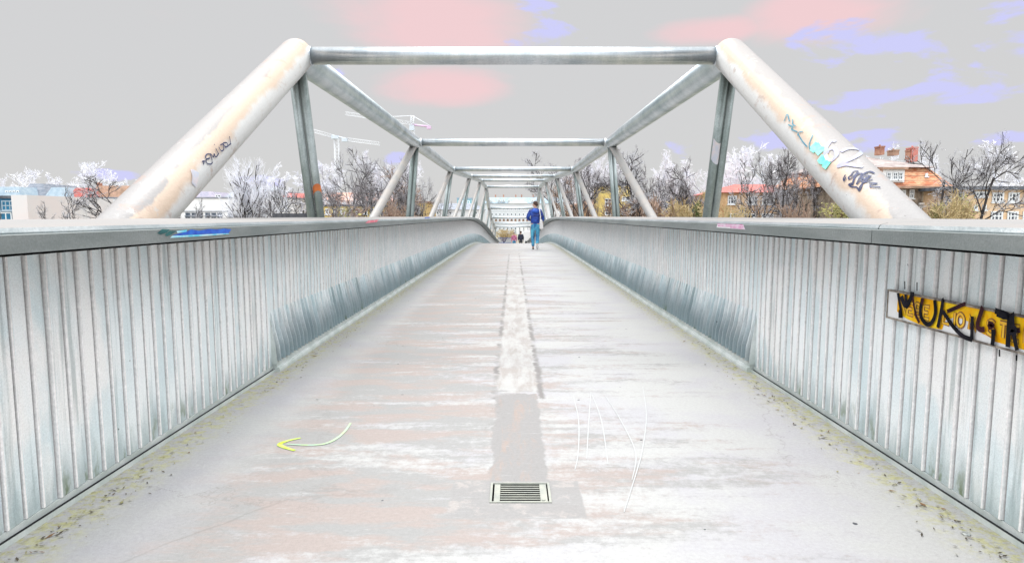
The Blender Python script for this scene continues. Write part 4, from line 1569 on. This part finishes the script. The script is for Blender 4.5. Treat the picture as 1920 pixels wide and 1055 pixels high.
def proto(kind):
    """one pair of meshes per kind and seed (unit height 10 m)"""
    if kind in KINDS_T:
        return KINDS_T[kind]
    k, seed = kind
    if k == 'oak':
        sk = grow(seed, 10, 1, .10, .62, 5, .22, .17, .30, (4, 5), .30)
        tr, cr = tree_meshes(sk, 3, .024, .011)
        ms = (BARK, TW_B)
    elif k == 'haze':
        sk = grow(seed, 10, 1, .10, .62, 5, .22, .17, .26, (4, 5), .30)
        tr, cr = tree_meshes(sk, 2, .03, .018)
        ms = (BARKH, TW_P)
    elif k == 'dark':
        sk = grow(seed, 10, 1, .12, .60, 5, .25, .18, .28, (4, 5), .34)
        tr, cr = tree_meshes(sk, 3, .026, .012)
        ms = (BARK, TW_D)
    elif k == 'multi':
        sk = grow(seed, 10, 5, .20, .42, 4, .42, .26, .30, (4, 5), .16)
        tr, cr = tree_meshes(sk, 2, .030, .013)
        ms = (BARK, TW_P)
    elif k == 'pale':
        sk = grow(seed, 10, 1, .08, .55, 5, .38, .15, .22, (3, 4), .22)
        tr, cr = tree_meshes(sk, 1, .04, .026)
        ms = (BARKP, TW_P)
    elif k == 'slim':
        sk = grow(seed, 10, 1, .16, .50, 5, .30, .14, .40, (3, 4), .32)
        tr, cr = tree_meshes(sk, 3, .026, .012)
        ms = (BARK, TW_B)
    elif k == 'brush':
        sk = grow(seed, 10, 6, .26, .55, 3, .25, .30, .12, (3, 5), .30)
        tr, cr = tree_meshes(sk, 1, .05, .05)
        ms = (BARKB, TW_R)
    elif k == 'straw':
        sk = grow(seed, 10, 6, .28, .55, 3, .22, .30, .10, (4, 6), .30)
        tr, cr = tree_meshes(sk, 0, .05, .06)
        ms = (BARKB, TW_O)
    else:
        sk = grow(seed, 10, 3, .22, .58, 4, .2, .22, .22, (3, 4), .42)
        tr, cr = tree_meshes(sk, 2, .035, .028)
        ms = (BARKB, TW_R)
    a = tr.build('trunk', ms[0])
    c = cr.build('crown', ms[1])
    ma, mc = a.data, c.data
    bpy.data.objects.remove(a)
    bpy.data.objects.remove(c)
    xs_ = [v.co.x for v in mc.vertices]
    wid = max(1.0, (sorted(xs_)[int(len(xs_) * .97)] - sorted(xs_)[int(len(xs_) * .03)]))
    KINDS_T[kind] = (ma, mc, wid)
    return KINDS_T[kind]


def tree(kind, seed, px, ytop, wpx, Y, label, name='bare_tree', group=None, cat='tree', rot=0.0, root_cat=None):
    ma, mc, wid = proto((kind, seed))
    p = at(px, ytop, Y)
    H = p.z - GROUND
    o = empty(name, (p.x, Y, GROUND), label, cat, group)
    sz_ = H / 10
    wantw = wpx / F * Y
    sx_ = max(.55, min(1.8, wantw / (wid * sz_)))
    o.rotation_euler.z = 0
    for nm, me in (('trunk', ma), ('crown', mc)):
        c = bpy.data.objects.new(nm, me)
        COL.objects.link(c)
        c.parent = o
        c.scale = (sz_ * sx_, sz_ * sx_, sz_)
        c.rotation_euler.z = rot
    return o


GL_ = 'bare trees beyond the left parapet'
GP_ = 'pale distant trees behind the roofs'
GR_ = 'bare trees beyond the right parapet'
tree('pale', 1, 32, 311, 60, 135, 'pale tree rising behind the grey slate mansard at far left', group=GP_)
tree('pale', 2, 80, 322, 50, 140, 'small pale tree right of the slate mansard roof', group=GP_, rot=1)
tree('pale', 3, 3, 318, 40, 138, 'pale tree cut by the left edge of the view', group=GP_, rot=2)
tree('pale', 2, 116, 332, 44, 142, 'low pale tree behind the blue grey slate roof', group=GP_, rot=3)
tree('pale', 4, 156, 323, 32, 130, 'slim pale tree behind the rose red tiled roof', group=GP_)
tree('pale', 1, 206, 299, 74, 128, 'tallest pale tree above the mottled brown roof', group=GP_, rot=2.2)
tree('pale', 3, 262, 316, 60, 132, 'pale tree half hidden by the sloping left tube', group=GP_, rot=.7)
tree('slim', 5, 150, 345, 62, 56, 'thin dark stemmed tree in front of the white hall windows', group=GL_)
tree('slim', 7, 236, 322, 92, 58, 'dark leaning tree beside the lower end of the sloping left tube', group=GL_, rot=1.1)
tree('slim', 8, 332, 366, 62, 40, 'short spreading tree just inside the sloping left tube', group=GL_)
tree('slim', 5, 70, 375, 36, 60, 'small scrubby tree at the left end of the white hall', group=GL_, rot=2.4)
tree('multi', 9, 462, 288, 96, 58, 'large multi stemmed bare tree in front of the white hall', group=GL_)
tree('pale', 4, 538, 303, 70, 80, 'pale tree just left of the near left post', group=GL_, rot=1.4)
tree('slim', 10, 536, 330, 66, 55, 'small dark tree under the pale one left of the near left post', group=GL_, rot=.4)
tree('dark', 11, 580, 318, 50, 62, 'dark tree directly behind the near left post', group=GL_)
tree('dark', 12, 624, 340, 62, 46, 'low gnarled dark tree right of the near left post', group=GL_, rot=2)
tree('oak', 13, 655, 281, 84, 64, 'broad bare tree below the low crane', group=GL_)
tree('oak', 14, 722, 268, 84, 66, 'tallest bare tree left of the pale second diagonal', group=GL_, rot=1)
tree('dark', 11, 692, 300, 60, 60, 'dark tree standing between the two broad bare trees', group=GL_, rot=2.6)
tree('twisty', 15, 752, 300, 50, 62, 'reddish brown tree between the second diagonal and the second post', group=GL_)
tree('oak', 13, 795, 330, 44, 80, 'small bare tree right of the second left post', group=GL_, rot=3)
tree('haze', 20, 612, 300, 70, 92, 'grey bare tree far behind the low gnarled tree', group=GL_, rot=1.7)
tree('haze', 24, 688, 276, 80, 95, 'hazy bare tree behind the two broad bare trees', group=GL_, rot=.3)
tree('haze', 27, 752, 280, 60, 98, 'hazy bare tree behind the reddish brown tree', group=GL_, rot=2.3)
tree('dark', 22, 768, 310, 40, 60, 'narrow dark tree at the second left post', group=GL_, rot=1.2)
tree('slim', 23, 560, 330, 44, 58, 'slender dark tree at the left edge of the near left post', group=GL_, rot=2)
tree('brush', 16, 640, 372, 90, 52, 'brown thicket in front of the low yellow building', 'shrub', 'brown shrubs on the banks', 'shrub')
tree('brush', 17, 745, 372, 60, 52, 'brown thicket in front of the brown and yellow building', 'shrub', 'brown shrubs on the banks', 'shrub')
tree('slim', 6, 815, 372, 40, 90, 'little leafless tree near the third left posts', group=GL_, rot=1)

tree('oak', 14, 1044, 282, 66, 84, 'bare tree behind the far right end of the top tubes', group=GR_, rot=2)
tree('twisty', 18, 1072, 320, 46, 70, 'red brown tree between the third and fourth right posts', group=GR_)
tree('dark', 19, 1106, 290, 66, 66, 'dark dense tree left of the second right post', group=GR_)
tree('oak', 20, 1196, 272, 84, 66, 'wide bare tree crossed by the second right diagonal', group=GR_)
tree('pale', 2, 1250, 279, 56, 100, 'tall pale tree midway between the second diagonal and the near right post', group=GR_, rot=1.5)
tree('slim', 21, 1238, 318, 50, 60, 'thin forked tree in front of the tall pale tree', group=GR_)
tree('dark', 22, 1300, 291, 72, 64, 'dark upright tree left of the near right post', group=GR_, rot=.5)
tree('slim', 23, 1392, 292, 52, 52, 'tree with curved dark trunk right of the near right post', group=GR_)
tree('oak', 24, 1434, 276, 76, 60, 'bare tree standing before the ochre building with white windows', group=GR_)
tree('dark', 25, 1478, 277, 70, 56, 'tree with the stoutest dark trunk before the ochre building', group=GR_)
tree('pale', 1, 1440, 262, 110, 90, 'pale crown rising behind the ochre building', group=GR_, rot=.9)
tree('pale', 4, 1502, 255, 80, 92, 'pale crown touching the sloping right tube', group=GR_, rot=2.9)
tree('dark', 12, 1530, 312, 66, 62, 'dark tree at the left corner of the red brick house', group=GR_, rot=1.2)
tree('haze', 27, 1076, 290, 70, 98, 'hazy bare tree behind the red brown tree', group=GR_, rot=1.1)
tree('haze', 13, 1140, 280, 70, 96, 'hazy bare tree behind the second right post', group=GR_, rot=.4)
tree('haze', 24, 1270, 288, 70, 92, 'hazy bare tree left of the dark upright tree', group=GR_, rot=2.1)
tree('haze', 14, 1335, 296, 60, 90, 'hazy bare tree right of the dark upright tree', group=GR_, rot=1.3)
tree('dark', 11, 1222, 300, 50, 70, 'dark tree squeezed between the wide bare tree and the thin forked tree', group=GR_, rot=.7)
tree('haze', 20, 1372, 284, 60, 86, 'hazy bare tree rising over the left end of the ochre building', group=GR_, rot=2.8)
tree('oak', 13, 1508, 284, 70, 64, 'bare tree between the stout dark trunk and the brick house', group=GR_, rot=1.9)
tree('pale', 3, 1755, 268, 70, 96, 'pale crown behind the right corner of the villa', group=GR_, rot=1.1)
tree('pale', 3, 1662, 264, 40, 120, 'pale treetop behind the villa chimney', group=GR_)
tree('slim', 26, 1772, 250, 92, 50, 'tall forked tree at the right corner of the villa', group=GR_, rot=2.2)
tree('oak', 27, 1840, 246, 116, 50, 'large bare tree in front of the flat roofed school wing', group=GR_)
tree('pale', 2, 1835, 262, 120, 95, 'pale crown behind the flat roofed school wing', group=GR_, rot=.2)
tree('pale', 1, 1908, 338, 60, 100, 'low pale tree at the right edge above the flat roof', group=GR_, rot=1)
GB_ = 'brown shrubs on the banks'
tree('brush', 16, 1095, 368, 60, 70, 'red brown thicket below the third right diagonal', 'shrub', GB_, 'shrub', 1)
tree('brush', 17, 1165, 362, 90, 66, 'red brown thicket behind the second right post', 'shrub', GB_, 'shrub', 2)
tree('brush', 28, 1232, 358, 80, 58, 'red brown thicket right of the second right diagonal', 'shrub', GB_, 'shrub')
tree('straw', 29, 1290, 356, 90, 56, 'arching straw coloured shrub left of the near right post', 'shrub', GB_, 'shrub')
tree('straw', 30, 1368, 378, 50, 50, 'straw coloured shrub at the foot of the near right post', 'shrub', GB_, 'shrub')
tree('brush', 16, 1500, 366, 70, 50, 'brown thicket before the red brick house', 'shrub', GB_, 'shrub', 2.5)
tree('straw', 29, 1800, 350, 66, 47, 'yellowish leafy shrub left of the flat roofed school wing', 'shrub', GB_, 'shrub', 1.7)
tree('brush', 28, 1778, 358, 46, 49, 'brown thicket at the villa wall', 'shrub', GB_, 'shrub', 1)
tree('straw', 30, 945, 428, 40, 108, 'brown shrub beyond the far end of the bridge', 'shrub', GB_, 'shrub', 1)


# leafy evergreens
def leafy(px, ytop, wpx, Y, label, name, mats, seed, conical=False, n=2600, cat='bush'):
    rr = random.Random(seed)
    p = at(px, ytop, Y)
    H, W = p.z - GROUND, wpx / F * Y
    o = empty(name, (p.x, Y, GROUND), label, cat)
    b = MB()
    for k in range(5):
        a = rr.uniform(0, 6.28)
        b.tube([(p.x, Y, GROUND), (p.x + .3 * math.cos(a), Y + .3 * math.sin(a), GROUND + H * .5), (p.x + W * .25 * math.cos(a), Y + W * .25 * math.sin(a), GROUND + H * .85)], [.08, .05, .02], 5)
    b.build('stem', BARKB, o)
    b = MB()
    cl = [(rr.uniform(-.38, .38), rr.uniform(-.38, .38), rr.uniform(.25, .86), rr.uniform(.14, .26)) for _ in range(26)]
    for k in range(n):
        cx_, cy_, cz_, cr_ = rr.choice(cl)
        sh = (1.15 - cz_) if conical else 1
        d = Vector((rr.gauss(0, 1), rr.gauss(0, 1), rr.gauss(0, 1))).normalized() * cr_ * rr.random() ** .4
        c = Vector((p.x + (cx_ * sh + d.x) * W, Y + (cy_ * sh + d.y) * W, GROUND + max(.05, min(1.0, cz_ + d.z * .8)) * H))
        u = Vector((rr.gauss(0, 1), rr.gauss(0, 1), rr.gauss(0, 1))).normalized()
        w = u.orthogonal().normalized()
        s_ = rr.uniform(.06, .14) * (W / 3.5 + .4)
        b.face([c - u * s_, c + w * s_ * .5, c + u * s_, c - w * s_ * .5], rr.choice((0, 0, 1)))
    b.build('foliage', mats, o)


LG1 = mat('conifer_green', (.045, .075, .018), (.10, .12, .03), 2, .8)
LG2 = mat('olive_leaf', (.16, .15, .05), (.26, .22, .09), 2, .8)
LG3 = mat('yellow_green_leaf', (.42, .38, .12), (.30, .27, .08), 2, .8)
leafy(1307, 376, 30, 54, 'dense dark green bush left of the near right post', 'evergreen_bush', [LG1, LG2], 3, True)
leafy(1616, 358, 96, 54, 'olive green bush under the sloping right tube', 'olive_bush', [LG2, LG1], 5, False, 4200)
leafy(1568, 372, 60, 52, 'small olive bush before the red brick house', 'olive_bush', [LG2, LG3], 6, False, 2400)
leafy(1806, 354, 56, 49, 'yellow green bush between the villa and the school wing', 'yellow_bush', [LG3, LG2], 7, False, 2600)
leafy(1762, 378, 40, 47, 'dull olive bush in front of the villa corner', 'olive_bush', [LG2, LG2], 8, False, 1600)
leafy(1374, 392, 26, 50, 'little green bush below the curved dark trunk', 'evergreen_bush', [LG1, LG3], 9, False, 900)
leafy(660, 388, 80, 50, 'brownish olive undergrowth right of the near left post', 'olive_bush', [LG2, LG3], 10, False, 1800)

# ------------------------------------------------------------------ people
SKIN = mat('skin', (.55, .34, .26), (.50, .30, .22), 8, .6)
HAIR = mat('dark_brown_hair', (.035, .018, .012), (.07, .03, .02), 30, .7)
JACK = mat('blue_puffer_jacket', (.006, .014, .11), (.018, .07, .36), 6, .5, bump=.5, bscale=18)
HOODM = mat('blue_hood', (.025, .10, .46), (.012, .04, .26), 8, .5)
JEAN = mat('blue_jeans', (.015, .08, .24), (.11, .44, .60), 5, .85, stretch=(1, 1, .6))
SHOE = mat('dark_shoe', (.02, .02, .025), (.05, .05, .05), 10, .6)
SOLE = mat('white_sole', (.75, .74, .72), (.5, .5, .5), 12, .7)
TOTE = mat('canvas_tote', (.68, .64, .62), (.60, .57, .56), 6, .9)


def skin_mesh(name, V, E, Rr, m, parent, sub=2, origin=(0, 0, 0)):
    me = bpy.data.meshes.new(name)
    me.from_pydata([Vector(v) for v in V], E, [])
    o = bpy.data.objects.new(name, me)
    COL.objects.link(o)
    o.parent = parent
    md = o.modifiers.new('skin', 'SKIN')
    md.use_smooth_shade = True
    for i, r in enumerate(Rr):
        r = r if isinstance(r, tuple) else (r, r)
        me.skin_vertices[0].data[i].radius = r
    me.skin_vertices[0].data[0].use_root = True
    s_ = o.modifiers.new('subdiv', 'SUBSURF')
    s_.levels = sub
    s_.render_levels = sub
    me.materials.append(m)
    return o


def build_person(loc, rotz, label, jackm, trousm, hairm, pose, group=None, coat=1.0):
    root = empty('person', loc, label, 'person', group)
    root.rotation_euler.z = rotz
    P = pose
    V, E, Rr = [], [], []

    def add(p, r, prev=None):
        V.append(p)
        Rr.append(r)
        if prev is not None:
            E.append((prev, len(V) - 1))
        return len(V) - 1
    pel = add(P['pelvis'], (.125, .10))
    sp_ = add(P['waist'], (.12, .09), pel)
    ch = add(P['chest'], (.15, .10), sp_)
    nk0 = add(P['neck'], .058, ch)
    nk = add(P['head0'], .056, nk0)
    h1 = add(P['head1'], (.072, .085), nk)
    h2 = add(P['head2'], (.070, .088), h1)
    add(P['head3'], (.045, .055), h2)
    nose = Vector(P['head1']) + Vector(P['look']) * .115 + Vector((0, 0, .01))
    add(tuple(nose), .014, h1)
    side = Vector((-P['look'][1], P['look'][0], 0))
    for sg in (-1, 1):
        add(tuple(Vector(P['head1']) + side * sg * .088 + Vector((0, 0, .015))), (.012, .026), h1)
    for sg, A in ((-1, P['armL']), (1, P['armR'])):
        sh = add(A[0], .055, ch)
        el_ = add(A[1], .042, sh)
        wr = add(A[2], .027, el_)
        d = (Vector(A[2]) - Vector(A[1])).normalized()
        palm = Vector(A[2]) + d * .06
        pm = add(tuple(palm), (.035, .020), wr)
        pe = add(tuple(palm + d * .035), (.036, .018), pm)
        lat = d.cross(Vector((0, 0, 1)))
        lat = lat.normalized() if lat.length > .1 else Vector((1, 0, 0))
        dn = Vector((0, 0, -1))
        for k, ln in enumerate((.068, .078, .072, .056)):
            f0 = palm + d * .05 + lat * (.027 - .018 * k)
            a_ = add(tuple(f0 + d * ln * .5 + dn * .008), .0088, pe)
            add(tuple(f0 + d * ln * .9 + dn * .032), .0078, a_)
        t0 = palm + lat * .034 * (1 if sg < 0 else 1) + dn * .012
        a_ = add(tuple(t0 + d * .02), .010, pm)
        add(tuple(t0 + d * .05 + dn * .012), .009, a_)
    for A in (P['legL'], P['legR']):
        hp = add(A[0], .075, pel)
        kn = add(A[1], .050, hp)
        an = add(A[2], .036, kn)
        add(A[3], (.034, .026), an)
    skin_mesh('body', V, E, Rr, SKIN, root, 1)
    # jacket
    V, E, Rr = [], [], []
    j0 = add(P['hem'], (.185 * coat, .135 * coat))
    j1 = add(P['waist'], (.172 * coat, .130 * coat), j0)
    j2 = add(P['chest'], (.185 * coat, .135 * coat), j1)
    add(P['neck'], (.095, .088), j2)
    for A in (P['armL'], P['armR']):
        a0 = add(A[0], .088, j2)
        a1 = add(A[1], .070, a0)
        add(tuple(Vector(A[1]).lerp(Vector(A[2]), .95)), .052, a1)
    skin_mesh('jacket', V, E, Rr, jackm, root, 2)
    # trousers
    V, E, Rr = [], [], []
    t0 = add(tuple(Vector(P['pelvis']) + Vector((0, 0, .06))), (.155, .118))
    t1 = add(tuple(Vector(P['pelvis']) - Vector((0, 0, .03))), (.150, .120), t0)
    for A in (P['legL'], P['legR']):
        a0 = add(tuple(Vector(A[0]) - Vector((0, 0, .10))), .092, t1)
        a1 = add(A[1], .070, a0)
        am = add(tuple(Vector(A[1]).lerp(Vector(A[2]), .45)), .066, a1)
        add(tuple(Vector(A[1]).lerp(Vector(A[2]), .97)), .056, am)
    skin_mesh('jeans', V, E, Rr, trousm, root, 2)
    # shoes
    for A in (P['legL'], P['legR']):
        an, toe = Vector(A[2]), Vector(A[3])
        d = (toe - an)
        d.normalize()
        V, E, Rr = [], [], []
        upv = Vector((0, 0, 1)) if abs(d.z) < .7 else Vector((0, 1, 0))
        heel = an + A[4] * .055
        k0 = add(tuple(heel), (.042, .042))
        k1 = add(tuple(heel.lerp(toe, .5) + A[4] * .004), (.048, .036), k0)
        add(tuple(toe), (.040, .026), k1)
        sh = skin_mesh('shoe', V, E, Rr, SHOE, root, 2)
        b = MB()
        nrm = A[4].normalized()
        lat = nrm.cross((toe - heel).normalized())
        pts = []
        for t, w_ in ((-.18, .022), (0, .040), (.5, .044), (.95, .044), (1.2, .030)):
            pts.append((heel.lerp(toe, t), w_))
        o1 = nrm * .042
        L = [p + lat * w_ + o1 for p, w_ in pts]
        Q = [p - lat * w_ + o1 for p, w_ in pts]
        ring = L + Q[::-1]
        b.face(ring)
        b.face([p - nrm * .022 for p in ring][::-1])
        for p, q in zip(ring, ring[1:] + ring[:1]):
            b.face([p, q, q - nrm * .022, p - nrm * .022])
        me = b.build('sole', SOLE)
        me.parent = sh
    # hair
    b = MB()
    hc = Vector(P['head1']).lerp(Vector(P['head2']), .75) - Vector(P['look']) * .018 + Vector((0, 0, .018))
    b.sphere(hc, (.088, .094, .092), 16, 10)
    b.sphere(hc - Vector(P['look']) * .03 - Vector((0, 0, .045)), (.074, .078, .062), 14, 8)
    h = b.build('hair', hairm)
    h.parent = root
    return root


dn_ = Vector((0, 0, -1))
bk = Vector((0, -1, -.12)).normalized()
YP = 24.4
pp_ = at(1003.5, 467, YP)
pose = dict(pelvis=(0, 0, .93), hem=(0, -.005, .90), waist=(0, .01, 1.10), chest=(0, .02, 1.30), neck=(0, .015, 1.47), head0=(-.005, .03, 1.54),
            head1=(-.012, .045, 1.625), head2=(-.012, .04, 1.68), head3=(-.01, .03, 1.735), look=(-.87, .49, 0),
            armL=[(-.185, .01, 1.40), (-.285, -.03, 1.15), (-.185, .19, 1.07)], armR=[(.185, .01, 1.40), (.275, -.03, 1.14), (.265, .16, 1.02)],
            legL=[(-.085, 0, .88), (-.095, .05, .49), (-.075, .0, .09), (-.085, .15, .045), dn_],
            legR=[(.085, 0, .88), (.085, .02, .48), (.075, -.20, .20), (.08, -.175, .055), bk])
walker = build_person((pp_.x, YP, zd(YP)), R(-2), 'person in blue hooded jacket and jeans walking away with a pale tote bag', JACK, JEAN, HAIR, pose)
# hood, lying on the back
b = MB()
b.sphere((0, -.085, 1.40), (.135, .075, .085), 18, 12)
b.tube([(-.10, -.02, 1.455), (-.06, -.07, 1.47), (0, -.085, 1.475), (.06, -.07, 1.47), (.10, -.02, 1.455)], [.03, .04, .042, .04, .03], 12)
h = b.build('hood', HOODM)
h.parent = walker
b = MB()
for z_, rx, ry in ((1.02, .178, .138), (1.14, .176, .136), (1.26, .184, .140)):
    ring = [(rx * math.cos(k * math.pi / 12), .012 + ry * math.sin(k * math.pi / 12), z_) for k in range(25)]
    b.tube(ring, .007, 6, cap=False)
h = b.build('quilt_seam', HOODM)
h.parent = walker
tb = empty('tote_bag', (pp_.x, YP, zd(YP)), 'pale canvas tote bag hanging from the right shoulder of the walking person', 'bag')
tb.rotation_euler.z = R(-2)
b = MB()
prof = [(.155, .78), (.20, .74), (.27, .74), (.30, .80), (.275, .95), (.25, 1.08), (.185, 1.10), (.160, 1.0)]
n = len(prof)
for dy, sc in ((-.215, .86), (-.195, 1.0), (-.15, 1.0), (-.13, .9)):
    pass
rings = []
for dy, sc in ((-.222, .80), (-.205, 1.0), (-.155, 1.0), (-.138, .86)):
    cx_, cz_ = .225, .93
    rings.append([(cx_ + (x - cx_) * sc, dy, cz_ + (z_ - cz_) * sc) for x, z_ in prof])
for ra, rb in zip(rings, rings[1:]):
    for k in range(n):
        b.face([ra[k], ra[(k + 1) % n], rb[(k + 1) % n], rb[k]], 0, True)
b.face(rings[0][::-1])
b.face(rings[-1])
h = b.build('pouch', TOTE)
h.parent = tb
b = MB()
b.tube([(.205, -.18, 1.08), (.19, -.135, 1.22), (.165, -.12, 1.36), (.155, -.03, 1.475), (.16, .08, 1.44)], .014, 8)
h = b.build('strap', TOTE)
h.parent = tb

pose2 = dict(pelvis=(0, 0, .93), hem=(0, -.005, .88), waist=(0, .0, 1.10), chest=(0, .0, 1.30), neck=(0, 0, 1.46), head0=(0, .01, 1.53),
             head1=(0, .02, 1.61), head2=(0, .02, 1.665), head3=(0, .01, 1.715), look=(0, 1, 0),
             armL=[(-.18, 0, 1.39), (-.24, -.03, 1.12), (-.23, .08, .88)], armR=[(.18, 0, 1.39), (.24, -.03, 1.12), (.23, .10, .88)],
             legL=[(-.085, 0, .88), (-.09, .08, .49), (-.08, .06, .09), (-.085, .20, .045), dn_],
             legR=[(.085, 0, .88), (.085, -.02, .48), (.08, -.10, .09), (.08, .04, .045), dn_])
for px, Y, jm, lab, co in ((964, 66, mat('pink_coat', (.55, .18, .28), (.35, .10, .18), 6, .8), 'distant person in a pink top coming up beyond the crest', 1.0),
                           (976.5, 63, mat('navy_coat', (.012, .014, .03), (.03, .035, .06), 6, .8), 'distant person in a dark coat beyond the crest', 1.25)):
    q_ = at(px, 450, Y)
    r_ = build_person((q_.x, Y, zd(Y)), R(180 if co == 1.0 else 5), lab, jm, JEAN if co == 1 else SHOE, HAIR, pose2, coat=co)
